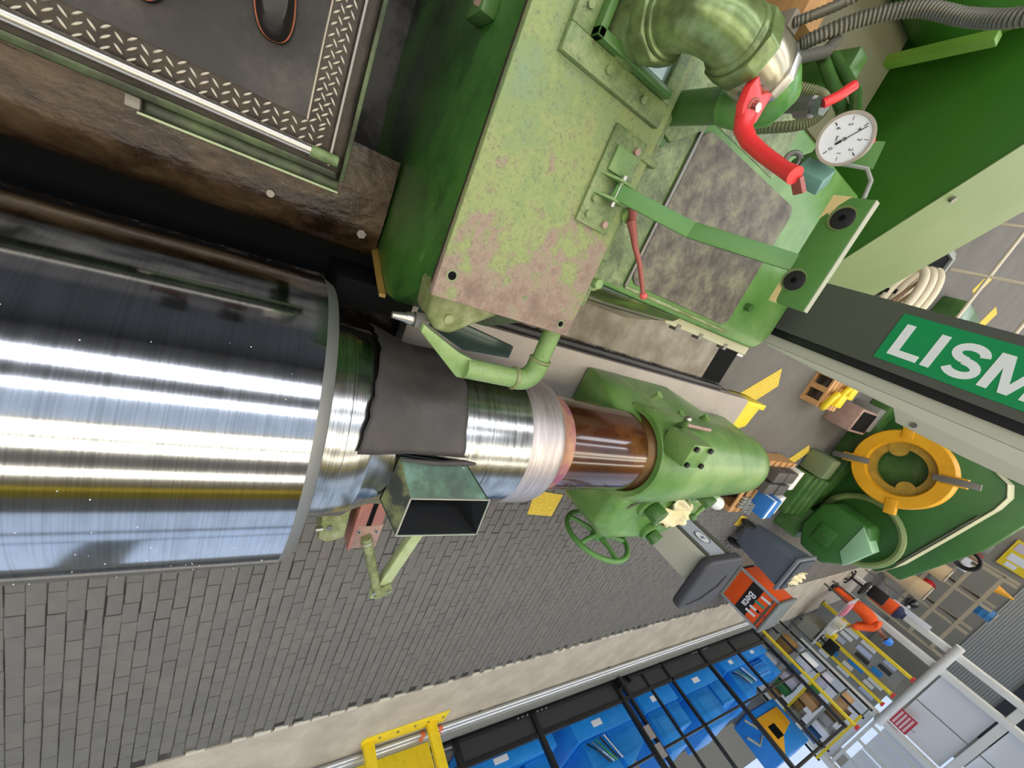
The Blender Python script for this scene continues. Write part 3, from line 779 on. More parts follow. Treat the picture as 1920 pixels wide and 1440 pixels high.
# rear cover with dark mat
rc = thing('rear_cover', 'green rear machine cover with recessed dark mottled rubber mat on top', 'machine cover', (-0.4, 1.7, 0.74))
def rr(x0, x1, y0, y1, r, n=6, corners=(1, 1, 1, 1)):
    out = []
    for (cx, cy, a0), k in zip(((x1 - r, y1 - r, 0), (x0 + r, y1 - r, PI / 2), (x0 + r, y0 + r, PI), (x1 - r, y0 + r, 1.5 * PI)), corners):
        if k:
            out += [(cx + r * math.cos(a0 + PI / 2 * i / n), cy + r * math.sin(a0 + PI / 2 * i / n)) for i in range(n + 1)]
        else:
            sx, sy = (1 if cx > (x0 + x1) / 2 else -1), (1 if cy > (y0 + y1) / 2 else -1)
            out.append((x1 if sx > 0 else x0, y1 if sy > 0 else y0))
    return out
MB().prism(rr(-0.86, 0.02, 0.966, 2.42, 0.13, corners=(1, 0, 0, 0)), 'z', 1.02, 1.50).build('body', mat('green_cover_paint', '6a9a50', 0.36, stops=[(0.0, '3a5c30'), (0.36, '50803c'), (0.52, '60904a'), (0.68, '769e60'), (0.85, '90a47c')], scale=4, bump=0.05, bscale=25), rc, bevel=0.012, seg=3)
MB().prism([(-0.85, 0.972), (0.0, 0.972), (0.005, 1.208), (-0.645, 1.208), (-0.645, 1.72), (-0.85, 1.72)], 'z', 1.50, 1.5025).build('dirty_band', mat('grimy_green_paint', '74875c', 0.38, stops=[(0.0, '34382a'), (0.42, '586848'), (0.54, '7a9064'), (0.64, '94a67a'), (0.80, 'a39a80')], scale=12, detail=10, nrough=0.78, bump=0.35, bscale=80), rc, label='grimy mottled band around the mat')
MB().prism(rr(-0.62, -0.03, 1.235, 1.975, 0.05), 'z', 1.50, 1.509).build('mat', mat('dark_mottled_mat', '6e6a5c', 0.55, stops=[(0.0, '2e2823'), (0.38, '4c443c'), (0.50, '686054'), (0.62, '838266'), (0.80, '9a9a78')], scale=9, detail=10, nrough=0.75, bump=0.1, bscale=60), rc, bevel=0.003, label='dark grey-brown mottled mat')
MB().box(-0.84, -0.36, 1.0, 2.4, 0, 1.02).build('pedestal', G_DARK, rc, bevel=0.01)
MB().bar((-0.64, 1.222, 1.506), (-0.01, 1.222, 1.506), 0.016, 0.016).build('lip', STEEL_D, rc, bevel=0.004)
MB().bar((-0.008, 1.222, 1.506), (-0.008, 2.0, 1.506), 0.014, 0.016).build('lip', G_YELLOWED, rc, bevel=0.004)
MB().prism([(0.0, 0.90), (0.09, 0.95), (0.135, 1.16), (0.11, 1.26), (0.045, 1.46), (0.022, 1.485), (0.022, 0.92)], 'y', 1.0, 1.66).build('side_panel', mat('glossy_dark_green', '4c5c38', 0.15, stops=[(0.0, '2c3324'), (0.45, '4b5b38'), (0.7, '7c9446')], scale=4, coat=0.6), rc, bevel=0.03, seg=3, label='glossy dark side panel')
MB().box(0.02, 0.07, 1.66, 2.45, 1.10, 1.42).build('side_ledge', CREAM, rc, bevel=0.008)
for y in (1.75, 1.95, 2.2):
    MB().box(0.05, 0.085, y, y + 0.03, 1.38, 1.425).build('clip', STEEL_D, rc, bevel=0.002)
MB().cyl((-0.16, 2.06, 1.50), (-0.16, 2.06, 1.53), 0.022, n=6).build('bolt', G_DARK, rc)
o = MB().cyl((-0.33, 1.62, 1.509), (-0.33, 1.62, 1.545), 0.016, n=16).build('mat_knob', STEEL_D, rc)
MB().cyl((-0.33, 1.62, 1.545), (-0.33, 1.62, 1.56), 0.024, n=20).build('knob_head', STEEL_D, o, bevel=0.003)
MB().cyl((-0.49, 1.075, 1.50), (-0.49, 1.075, 1.51), 0.014, n=16).build('plug', G_DARK, rc)
MB().prism([(-0.66, 1.02), (-0.52, 1.02), (-0.50, 1.10), (-0.60, 1.22), (-0.84, 1.22), (-0.84, 1.06)], 'z', 1.50, 1.52).build('gasket_patch', G_MOTTLE, rc, bevel=0.004)

# pressure gauge
GY = 1.25
ga = thing('pressure_gauge', 'round white-faced pressure gauge with steel rim beside the red lever', 'gauge', (-0.58, GY, 1.52))
gc = Vector((-0.585, GY, 1.985))
gn = (Vector((0.02, 0, 2.75)) - gc)
gn = Vector((0.30, -0.90, 0.26)).normalized()
gu = Vector((0.0, 0.0, 1.0))
gu = (gu - gn * gu.dot(gn)).normalized()
gv = gn.cross(gu)
R0 = 0.062
MB().lathe(gc - gn * 0.034, gn, [(0, 0.05), (0.003, 0.060), (0.030, 0.0625), (0.037, 0.066), (0.042, 0.0655), (0.042, 0.0585), (0.036, 0.0575)], n=48, cap=True).build('case', mat('brushed_case', 'c4b9ac', 0.4, 0.5), ga)
MB().cyl(gc + gn * 0.001, gc + gn * 0.0035, 0.058, n=48).build('dial', mat('dial_white', 'eceef0', 0.4), ga)
INK = mat('dial_ink', '25282b', 0.5)
def dp(a, r):
    return gc + gn * 0.0042 + (gu * math.cos(a) + gv * math.sin(a)) * r
for k in range(7):
    a = math.radians(-135 + 45 * k)
    MB().bar(dp(a, 0.043), dp(a, 0.053), 0.0022 if k % 2 == 0 else 0.0014, 0.0006, gn).build('tick', INK, ga)
for k, s_ in enumerate(('0', '1', '2', '3', '4', '5', '6')):
    a = math.radians(-135 + 45 * k)
    text_part('numeral', s_, 0.014, -gv, gu, dp(a, 0.034) - gu * 0.005, INK, ga, align='CENTER', depth=0.0003)
text_part('unit_mark', 'bar', 0.010, -gv, gu, dp(PI, 0.022), INK, ga, align='CENTER', depth=0.0003)
pa = math.radians(38)
nd = MB().bar(gc + gn * 0.0055 - (dp(pa, 1) - dp(pa, 0)) * 0.02, gc + gn * 0.0055 + (dp(pa, 1) - dp(pa, 0)) * 0.05, 0.002, 0.001, gn)
nd.bar(gc + gn * 0.0055 - (dp(pa, 1) - dp(pa, 0)) * 0.022, gc + gn * 0.0055 - (dp(pa, 1) - dp(pa, 0)) * 0.008, 0.006, 0.001, gn)
nd.build('needle', INK, ga)
MB().cyl(gc + gn * 0.004, gc + gn * 0.008, 0.0045, n=14).build('hub', STEEL_D, ga)
MB().tube([gc - gn * 0.02, gc - gn * 0.06, (-0.72, GY + 0.16, 1.88), (-0.86, GY + 0.28, 1.76), (-1.02, GY + 0.33, 1.58)], [0.014, 0.014, 0.016, 0.018, 0.018], n=14).build('stem', G_DARK, ga)
sd = (gu * -0.2 - gv * 0.98).normalized()
MB().cyl(gc - gn * 0.012 + gu * 0.030 - gv * 0.0, gc - gn * 0.012 + gu * 0.064, 0.006, n=12).build('relief_plug', RED, ga)
# red ball valve beside the gauge
bv = thing('ball_valve', 'small ball valve with red grip behind the long red lever', 'valve', (-0.62, 1.16, 1.52))
MB().tube([(-0.635, 1.17, 1.52), (-0.635, 1.17, 1.85), (-0.632, 1.172, 1.93)], 0.017, n=14).build('riser', STEEL_D, bv)
MB().cyl((-0.632, 1.172, 1.86), (-0.632, 1.172, 1.90), 0.028, n=8).build('body', STEEL_D, bv)
MB().cyl((-0.632, 1.172, 1.91), (-0.632, 1.172, 1.93), 0.024, n=6).build('hex_nut', mat('grey_nut', '6f7a70', 0.4, 0.4), bv)
MB().tube([(-0.63, 1.155, 1.935), (-0.655, 1.17, 1.955), (-0.69, 1.19, 1.965)], 0.013, n=12).build('grip', RED, bv)
# square plug valve below gauge
pv = thing('plug_valve', 'small green square-headed plug valve between gauge and wooden stop', 'valve', (-0.52, 1.30, 1.50))
MB().tube([(-0.535, 1.30, 1.86), (-0.60, 1.40, 1.84), (-0.78, 1.50, 1.78), (-1.02, 1.56, 1.54)], 0.02, n=14).build('stem', G_DARK, pv)
MB().torus((-0.54, 1.285, 1.85), (0.2, -0.6, 0.7), 0.02, 0.008, n=20, m=8).build('ring', STEEL_D, pv)
MB().bar((-0.52, 1.30, 1.875), (-0.50, 1.33, 1.955), 0.055, 0.055).build('square_head', mat('blue_green_cap', '6f9a8c', 0.4), pv, bevel=0.004)
MB().tube([(-0.56, 1.32, 1.90), (-0.575, 1.40, 2.00), (-0.55, 1.42, 2.02), (-0.50, 1.42, 2.03)], 0.006, n=8).build('hook', GREYP, pv)
MB().bar((-0.60, 1.36, 1.86), (-0.62, 1.42, 2.0), 0.07, 0.008).build('back_plate', G_PROC, pv)

# sloped housing behind
hg = thing('sloped_housing', 'deep green sloped housing with pale green top sheet behind the gauge', 'machine housing', (-1.4, 2.9, 0))
def hz(x):
    return 1.49 + (-0.549 - x) * 0.611
MB().prism([(-2.6, 0.0), (-0.47, 0.0), (-0.47, hz(-0.47)), (-2.6, hz(-2.6))], 'y', 2.60, 3.2).build('body', G_DEEP, hg, bevel=0.004)
MB().add([(-0.465, 2.595, hz(-0.465)), (-2.6, 2.595, hz(-2.6)), (-2.6, 3.22, hz(-2.6)), (-0.465, 3.22, hz(-0.465)),
          (-0.465, 2.595, hz(-0.465) + 0.006), (-2.6, 2.595, hz(-2.6) + 0.006), (-2.6, 3.22, hz(-2.6) + 0.006), (-0.465, 3.22, hz(-0.465) + 0.006)],
         [(0, 1, 2, 3), (4, 7, 6, 5), (0, 4, 5, 1), (1, 5, 6, 2), (2, 6, 7, 3), (3, 7, 4, 0)]).build('top_sheet', G_CREAM, hg)
MB().cyl((-0.98, 2.66, hz(-0.98)), (-0.97, 2.66, hz(-0.98) + 0.02), 0.014, n=10).build('screw', STEEL_D, hg)

# dark corner behind the valve train: boss, strut, conduits, wood block
bs = thing('spindle_housing', 'dark green round spindle housing in the shade behind the valve pipework', 'machine housing', (-1.4, 1.9, 0))
MB().lathe((-1.85, 1.70, 1.50), (0, 1, 0), [(0, 0.30), (0.02, 0.34), (0.7, 0.34), (0.72, 0.30), (0.75, 0.18), (0.86, 0.18)], n=48).build('drum', G_DEEP, bs)
MB().box(-2.1, -1.0, 1.70, 2.4, 0.0, 1.30).build('pedestal', mat('olive_drab_sheet', '6b6a50', 0.55), bs, bevel=0.02)
MB().bar((-1.115, 1.80, 1.63), (-1.150, 1.80, 1.92), 0.035, 0.04).build('strut', mat('bright_green_strut', '5f8f2c', 0.4), bs, bevel=0.003)
MB().box(-1.10, -0.98, 1.66, 1.74, 1.30, 1.60).build('terminal_box', G_DARK, bs, bevel=0.01)
MB().tube([(-0.95, 1.45, 1.52), (-0.99, 1.50, 1.60), (-1.03, 1.55, 1.56), (-1.08, 1.58, 1.55)], 0.02, n=12).build('duct_stub', CABLE, bs)
def conduit(label, pts, r, m):
    # ribbed flexible conduit
    P = [Vector(p) for p in pts]
    L = []
    for i in range(len(P) - 1):
        p0, p1, p2, p3 = P[max(i - 1, 0)], P[i], P[i + 1], P[min(i + 2, len(P) - 1)]
        for k in range(26):
            t = k / 26
            L.append(0.5 * ((2 * p1) + (p2 - p0) * t + (2 * p0 - 5 * p1 + 4 * p2 - p3) * t * t + (3 * p1 - p0 - 3 * p2 + p3) * t ** 3))
    L.append(P[-1])
    o = MB().tube(L, [r * (1 + (0.10 if k % 2 else -0.06)) for k in range(len(L))], n=12).build('flexible_conduit', m)
    return tag(o, label, 'conduit')
CONDUIT = mat('grey_conduit', '6d6a5c', 0.45, 0.3)
conduit('grey ribbed conduit sweeping up to the right of the wood block', [(-1.03, 1.50, 1.48), (-1.12, 1.56, 1.60), (-1.16, 1.62, 1.74), (-1.12, 1.64, 1.88), (-1.08, 1.62, 2.02), (-1.08, 1.6, 2.2)], 0.023, CONDUIT)
conduit('thin grey conduit curling out behind the wood block', [(-1.10, 1.48, 1.42), (-1.20, 1.55, 1.56), (-1.30, 1.55, 1.62), (-1.38, 1.45, 1.60), (-1.45, 1.35, 1.5)], 0.017, CONDUIT)
conduit('short curved conduit between the green elbow and the gauge', [(-0.80, 1.36, 1.66), (-0.79, 1.40, 1.74), (-0.74, 1.40, 1.77), (-0.69, 1.38, 1.74), (-0.67, 1.36, 1.60)], 0.017, mat('olive_conduit', '6c7048', 0.45))
wb = thing('timber_block', 'pine timber block with dark slot jammed behind the valve elbow', 'timber', (-1.2, 1.45, 1.08))
MB().box(-1.60, -1.13, 1.50, 1.62, 1.08, 1.42).build('block', WOOD, wb, bevel=0.004)
MB().box(-1.14, -1.08, 1.46, 1.52, 1.30, 1.42).build('wedge', mat('grey_wood_end', '8d8274', 0.7), wb, bevel=0.003)
tag(MB().box(-1.55, -0.93, 1.25, 1.64, 0.0, 1.08).build('grey_cabinet', mat('grey_green_sheet', '6f7a5c', 0.5), bevel=0.01), 'dull grey-green box supporting the timber block behind the valve pipework', 'cabinet')

# ================================================================== RUBBER APRON over the neck
RUB = mat('grey_rubber_sheet', '4a4643', 0.6, stops=[(0.0, '2c2927'), (0.5, '3e3a38'), (0.8, '4e4946')], scale=8, detail=8, bump=0.12, bscale=45)
m = MB()
NT, NU = 26, 22
vs = []
for i in range(NT + 1):
    a = math.radians(-15 - 95 * i / NT)                    # from just left of the crown round to the wheelhead side
    yl = 0.385 + 0.05 * min(1, i / NT * 1.6) + 0.003 * math.sin(i * 1.7) + (0.002 * math.sin(i * 4.1))
    yr = 0.815 - 0.015 * i / NT + 0.004 * math.sin(i * 1.1)
    for k in range(NU + 1):
        u = k / NU
        y = yl + (yr - yl) * u
        r = (0.410 if y < 0.44 else 0.410 - 0.042 * min(1, (y - 0.44) / 0.16)) + 0.004 * math.sin(a * 9 + u * 5) + 0.010 * (i / NT) ** 2
        vs.append((XC + r * math.sin(a), y, ZC + r * math.cos(a)))
m.add(vs, [(i * (NU + 1) + k, i * (NU + 1) + k + 1, (i + 1) * (NU + 1) + k + 1, (i + 1) * (NU + 1) + k) for i in range(NT) for k in range(NU)])
ap = m.build('rubber_apron', RUB)
sd_ = ap.modifiers.new('thickness', 'SOLIDIFY')
sd_.thickness = 0.005
sd_.offset = 1
tag(ap, 'dark grey rubber sheet draped over the roll neck', 'rubber sheet')
rcurl = XC + 0.385 * math.sin(math.radians(-13))
tag(MB().tube([(rcurl, 0.55, ZC + 0.386), (rcurl + 0.01, 0.70, ZC + 0.382), (rcurl + 0.004, 0.82, ZC + 0.378), (rcurl + 0.012, 0.875, ZC + 0.372)], [0.006, 0.010, 0.012, 0.007], n=10).build('rubber_strip', RUB),
    'curled hem strip along the lower edge of the rubber sheet', 'rubber strip')

# ================================================================== HOPPER
hp = thing('oil_hopper', 'dark green open-topped sheet metal hopper sitting on the roll neck', 'hopper', (1.06, 0.76, 1.48))
HG = mat('dark_teal_paint', '37574a', 0.4, stops=[(0.0, '1a211d'), (0.40, '2f4a40'), (0.55, '3d6152'), (0.72, '5c7f70')], scale=10, detail=8, bump=0.15, bscale=40)
HD = mat('olive_black_paint', '3f4433', 0.4, stops=[(0.0, '1d1d1a'), (0.48, '33352b'), (0.60, '6f7a52')], scale=9, detail=8)
ZT = 1.60
top = [Vector((1.005, 0.619, ZT)), Vector((1.012, 0.976, ZT)), Vector((1.207, 0.990, ZT)), Vector((1.192, 0.617, ZT))]
bot = [Vector((0.866, 0.552, 1.5155)), Vector((0.890, 0.850, 1.5185)), Vector((1.115, 0.870, 1.488)), Vector((1.100, 0.545, 1.492))]
ctr = sum(top + bot, Vector()) / 8
def wall(name, k, mm):
    q = (k + 1) % 4
    a, b, c, d = bot[k], bot[q], top[q], top[k]
    n_ = (b - a).cross(d - a).normalized()
    if n_.dot(ctr - a) < 0:
        n_ = -n_
    n_ *= 0.004
    MB().add([a, b, c, d, a + n_, b + n_, c + n_, d + n_], [(0, 1, 2, 3), (7, 6, 5, 4), (0, 4, 5, 1), (1, 5, 6, 2), (2, 6, 7, 3), (3, 7, 4, 0)]).build(name, mm, hp)
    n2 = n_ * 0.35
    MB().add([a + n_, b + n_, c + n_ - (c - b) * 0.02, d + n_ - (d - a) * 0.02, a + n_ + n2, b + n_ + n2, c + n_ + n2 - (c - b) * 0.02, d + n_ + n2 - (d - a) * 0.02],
             [(0, 1, 2, 3), (7, 6, 5, 4), (0, 4, 5, 1), (1, 5, 6, 2), (2, 6, 7, 3), (3, 7, 4, 0)]).build('inner_shade', mat('inner_shade_black', '06080b', 0.6, spec=0.2), hp)  # near-black inner skin paints the shade inside the hopper
wall('side_wall', 0, HG)
wall('end_wall', 1, HG)
wall('side_wall', 2, HG)
wall('end_wall', 3, HD)
MB().add([p + Vector((0, 0, 0.002)) for p in bot] + [p + Vector((0, 0, 0.006)) for p in bot], [(0, 1, 2, 3), (7, 6, 5, 4), (0, 4, 5, 1), (1, 5, 6, 2), (2, 6, 7, 3), (3, 7, 4, 0)]).build('bottom', DARKV, hp)
m = MB()
for k in range(4):
    m.bar(top[k], top[(k + 1) % 4], 0.006, 0.005)
m.build('rim', mat('bare_rim', 'b5b4a4', 0.4, 0.4), hp, label='bright bare metal rim')
for t in (0.14, 0.5, 0.92):
    p = bot[0].lerp(bot[1], t) + (top[0] - bot[0]) * 0.10
    MB().ball(p, 0.006).build('rivet', STEEL, hp)

# ================================================================== STEADY REST
sr = thing('steady_rest', 'green steady rest with copper shoe and braced arm beside the roll neck', 'steady rest', (1.9, 0.85, 0.0))
MB().box(1.46, 1.72, 0.50, 0.98, 0.0, 0.84).build('pillar', G_YELLOWED, sr, bevel=0.02)
MB().prism([(1.72, 0.54), (2.02, 0.56), (2.06, 0.62), (2.02, 0.72), (1.72, 0.70)], 'z', 0.62, 0.80).build('bearing_block', G_YELLOWED, sr, bevel=0.02)
MB().cyl((1.93, 0.61, 0.80), (1.93, 0.61, 0.806), 0.018, n=14).build('bolt', STEEL_D, sr)
MB().cyl((1.93, 0.57, 0.806), (1.93, 0.53, 0.81), 0.014, n=12).build('pin', STEEL, sr)
MB().prism([(1.70, 0.745), (2.12, 0.755), (2.12, 0.775), (1.70, 0.775)], 'z', 0.56, 0.81).build('shoe_side', COPPER, sr, bevel=0.004)
MB().box(1.70, 1.93, 0.755, 0.925, 0.66, 0.80).build('shoe', COPPER, sr, bevel=0.006, label='copper-coloured sliding shoe')
MB().box(1.70, 1.925, 0.825, 0.855, 0.795, 0.803).build('shoe_slot', DARKV, sr)
MB().box(1.93, 2.13, 0.765, 0.945, 0.68, 0.785).build('shoe_cap', PRIMER, sr, bevel=0.006)
for y in (0.80, 0.91):
    o = MB().cyl((1.99, y, 0.785), (1.99, y, 0.790), 0.013, n=16).build('cap_screw', STEEL, sr)
    MB().cyl((1.99, y, 0.790), (1.99, y, 0.7915), 0.006, n=6).build('socket', DARKV, o)
MB().tube([(2.02, 0.85, 0.80), (2.60, 1.09, 0.78)], [0.034, 0.03], n=18).build('screw_arm', G_YELLOWED, sr)
MB().torus((2.06, 0.865, 0.80), (0.92, 0.38, 0), 0.032, 0.008).build('arm_collar', STEEL, sr)
MB().bar((1.60, 1.32, 0.74), (2.66, 1.09, 0.74), 0.085, 0.07).build('brace_arm', mat('pale_green_brace', 'a9b384', 0.45, stops=[(0.0, '6e7d55'), (0.45, 'a3b07e'), (0.8, 'bcc49a')], scale=9, detail=8), sr, bevel=0.006, label='pale green brace arm')
MB().bar((2.53, 1.10, 0.785), (2.62, 1.14, 0.785), 0.13, 0.02).build('end_clamp', G_YELLOWED, sr, bevel=0.004)
for y in (1.05, 1.16):
    MB().cyl((2.56, y, 0.79), (2.56, y, 0.81), 0.012, n=12).build('clamp_bolt', STEEL, sr)
MB().box(1.46, 1.68, 1.26, 1.38, 0, 0.72).build('rear_pillar', G_YELLOWED, sr, bevel=0.01)

# ================================================================== TAILSTOCK
ts = thing('tailstock', 'light green cast tailstock with handwheel at the end of the roll', 'tailstock', (1.1, 3.1, 0.70))
pl = [(0.64, 2.32), (1.62, 2.36), (1.76, 2.52), (1.80, 2.95), (1.76, 3.22), (1.45, 3.72), (0.95, 3.80)]
N_ = len(pl)
MB().add([(x, y, 0.70) for x, y in pl] + [(x, y, 1.17 if x > 1.3 else 1.22) for x, y in pl] + [(XC + (x - XC) * 0.90, 3.0 + (y - 3.0) * 0.92, 1.24 if x > 1.3 else 1.30) for x, y in pl],
         [tuple(range(N_ - 1, -1, -1)), tuple(range(2 * N_, 3 * N_))] + [(r_ * N_ + i, r_ * N_ + (i + 1) % N_, (r_ + 1) * N_ + (i + 1) % N_, (r_ + 1) * N_ + i) for r_ in (0, 1) for i in range(N_)]).build('lower_casting', G_TAIL, ts, bevel=0.025, seg=3)
MB().prism([(0.575, 0.70), (0.60, 0.93), (0.72, 1.20), (1.18, 1.20), (1.30, 0.70)], 'y', 2.03, 2.40).build('front_skirt', G_TAIL, ts, bevel=0.03, seg=3)
MB().prism([(2.32, 0.70), (4.05, 0.70), (3.90, 1.05), (2.32, 1.05)], 'x', 0.72, 1.36).build('rear_casting', G_TAIL, ts, bevel=0.05, seg=3)
MB().lathe((XC, 2.27, ZC + 0.02), (0, 1, 0), [(0, 0.27), (0.0, 0.315), (0.05, 0.335), (0.30, 0.335), (0.9, 0.30), (1.30, 0.275), (1.45, 0.26), (1.56, 0.225), (1.63, 0.16), (1.66, 0.08), (1.665, 0.01)], n=72).build('barrel', G_TAIL, ts)
MB().lathe((XC, 2.215, ZC), (0, 1, 0), [(0.06, 0.265), (0.0, 0.28), (0.0, 0.315), (0.02, 0.33), (0.06, 0.335), (0.08, 0.31)], n=72, cap=False).build('nose_ring', G_TAIL, ts)
MB().lathe((XC, 2.165, ZC), (0, 1, 0), [(0, 0.16), (0.04, 0.22), (0.08, 0.26), (0.12, 0.29)], n=56).build('quill', mat('oily_brass', '7a5a34', 0.4, 0.4), ts)
MB().add([(0.575, 2.35, 0.70), (0.575, 2.95, 0.70), (0.80, 4.02, 0.70), (1.30, 4.05, 0.70), (1.30, 2.35, 0.70), (0.68, 2.35, 1.18), (0.69, 2.95, 1.14), (0.83, 3.90, 1.02), (1.24, 3.92, 1.02), (1.24, 2.35, 1.18)],
         [(4, 3, 2, 1, 0), (5, 6, 7, 8, 9), (0, 1, 6, 5), (1, 2, 7, 6), (2, 3, 8, 7), (3, 4, 9, 8), (4, 0, 5, 9)]).build('skirt', G_TAIL, ts, bevel=0.025, seg=3)
MB().bar((0.63, 2.30, 1.165), (0.66, 2.95, 1.135), 0.03, 0.02).build('skirt_rib', G_CREAM, ts, bevel=0.004)
for p in ((0.60, 2.45, 1.02), (0.66, 2.62, 1.14), (0.66, 3.0, 1.10)):
    MB().cyl(p, (p[0] - 0.05, p[1], p[2] + 0.03), 0.03, n=6).build('nut', G_TAIL, ts)
# clamp block on the crown with four bolts and crank
o = MB().box(0.625, 0.785, 2.22, 2.42, 1.38, 1.58).build('clamp_block', G_TAIL, ts, bevel=0.01)
for x, y in ((0.65, 2.245), (0.76, 2.245), (0.65, 2.395), (0.76, 2.395)):
    MB().cyl((x, y, 1.58), (x, y, 1.598), 0.017, n=12).build('block_bolt', BLACK_P, o)
MB().tube([(0.64, 2.40, 1.32), (0.60, 2.37, 1.37), (0.56, 2.35, 1.38)], 0.022, n=12).build('crank_post', G_LIGHT, ts)
MB().tube([(0.60, 2.37, 1.37), (0.612, 2.60, 1.36), (0.615, 2.70, 1.355)], 0.014, n=10).build('crank_rod', PRIMER, ts)
MB().ball((0.555, 2.345, 1.385), 0.022).build('crank_ball', STEEL, ts)
# copper lubrication lines
for pts in ([(1.09, 2.62, 1.46), (1.18, 2.60, 1.39), (1.28, 2.56, 1.30), (1.40, 2.5, 1.25)], [(1.08, 3.02, 1.43), (1.17, 3.03, 1.36), (1.24, 3.04, 1.29)], [(1.04, 3.60, 1.40), (1.14, 3.52, 1.35), (1.20, 3.45, 1.28), (1.24, 3.4, 1.27)]):
    MB().tube(pts, 0.008, n=8).build('oil_line', CABLE, ts)
    MB().box(pts[0][0] - 0.015, pts[0][0] + 0.015, pts[0][1] - 0.02, pts[0][1] + 0.02, pts[0][2] - 0.01, pts[0][2] + 0.015).build('oil_fitting', STEEL_D, ts)
# clamp knobs on the side
for c_, r, hgt in (((1.36, 2.72, 1.24), 0.075, 0.15), ((1.64, 2.95, 1.23), 0.06, 0.12), ((1.22, 3.26, 1.25), 0.06, 0.15)):
    MB().cyl((c_[0], c_[1], c_[2]), (c_[0] + 0.01, c_[1], c_[2] + 0.05), r * 1.35, n=28).build('knob_boss', G_TAIL, ts, bevel=0.006)
    MB().cyl((c_[0], c_[1], c_[2] + 0.05), (c_[0] + 0.02, c_[1] + 0.02, c_[2] + hgt), r, n=8).build('clamp_nut', G_DARK, ts, bevel=0.006)
MB().tube([(1.23, 3.30, 1.36), (1.30, 3.23, 1.375), (1.37, 3.16, 1.385)], [0.022, 0.016, 0.014], n=12).build('clamp_rod', G_TAIL, ts)
MB().ball((1.375, 3.155, 1.385), 0.03).build('rod_ball', G_DARK, ts)
MB().tube([(1.30, 3.60, 1.18), (1.36, 3.70, 1.22), (1.38, 3.78, 1.22)], [0.05, 0.06, 0.065], n=16).build('end_cap', WHITE, ts)
MB().cyl((1.40, 3.50, 1.18), (1.40, 3.50, 1.27), 0.04, n=6).build('steel_nut', STEEL, ts)
# handwheel, axis across the machine
hw = (1.90, 2.71, 1.02)
o = MB().torus(hw, (1, 0, 0), 0.278, 0.022, n=56, m=12).build('handwheel', G_PROC, ts, label='spoked green handwheel')
MB().lathe((1.84, 2.71, 1.02), (1, 0, 0), [(0, 0.05), (0.03, 0.062), (0.08, 0.058), (0.10, 0.04)], n=28).build('wheel_hub', G_PROC, o)
for k in range(5):
    a = math.radians(20 + 72 * k)
    p = (1.885, 2.71 + 0.05 * math.cos(a), 1.02 + 0.05 * math.sin(a))
    q = (1.90, 2.71 + 0.27 * math.cos(a), 1.02 + 0.27 * math.sin(a))
    MB().tube([p, ((p[0] + q[0]) / 2 - 0.008, (p[1] + q[1]) / 2, (p[2] + q[2]) / 2), q], [0.026, 0.018, 0.020], n=10).build('spoke', G_PROC, o)
MB().cyl((1.60, 2.71, 1.02), (1.85, 2.71, 1.02), 0.055, n=24).build('wheel_shaft', G_TAIL, ts)
MB().cyl((1.76, 2.71, 1.02), (1.82, 2.71, 1.02), 0.10, n=28).build('shaft_boss', G_TAIL, ts, bevel=0.01)
MB().cyl((1.76, 3.06, 0.98), (1.84, 3.06, 0.98), 0.10, n=28).build('shaft_boss', G_TAIL, ts, bevel=0.01)
# rag on the tailstock
m = MB()
NR = 18
vs = []
for i in range(NR + 1):
    for k in range(NR + 1):
        u, v = i / NR - 0.5, k / NR - 0.5
        rr_ = 1 + 0.18 * math.sin(5 * math.atan2(v, u) + 1)
        x = 1.44 + (0.30 * u + 0.07 * v) * rr_
        y = 3.14 + (0.38 * v - 0.05 * u) * rr_
        d = math.hypot(u, v)
        z = 1.29 + 0.03 * math.sin(9 * u + 4 * v) + 0.028 * math.sin(13 * v - 6 * u) + 0.02 * math.sin(21 * u + 17 * v) - 0.10 * max(0, d - 0.3)
        if x > 1.60:
            z -= (x - 1.60) * 0.9
        vs.append((x, y, z))
m.add(vs, [(i * (NR + 1) + k, i * (NR + 1) + k + 1, (i + 1) * (NR + 1) + k + 1, (i + 1) * (NR + 1) + k) for i in range(NR) for k in range(NR)])
rg = m.build('cotton_rag', RAG)
rg.modifiers.new('thickness', 'SOLIDIFY').thickness = 0.006
tag(rg, 'crumpled cream cotton rag lying on the green tailstock', 'rag')
# yellow stop at the end of the slide
ys = thing('slide_stop', 'yellow painted angled steel stop with bolt at the end of the slide', 'machine stop', (0.9, 4.6, 0))
MB().prism([(0.52, 4.36), (0.98, 4.38), (1.30, 4.52), (1.30, 4.75), (1.0, 4.80), (0.88, 5.10), (0.62, 5.15), (0.52, 4.7)], 'z', 0.40, 0.46).build('plate', YEL, ys, bevel=0.006)
MB().box(0.52, 0.58, 4.36, 4.80, 0.40, 0.66).build('upright', YEL, ys, bevel=0.006)
MB().box(1.0, 1.06, 4.36, 4.5, 0.0, 0.40).build('foot', YELO, ys)
MB().box(0.74, 0.80, 4.5, 4.56, 0.0, 0.40).build('foot', YELO, ys)
MB().cyl((0.76, 4.40, 0.57), (0.76, 4.48, 0.57), 0.05, n=18).build('buffer', GREYD, ys)

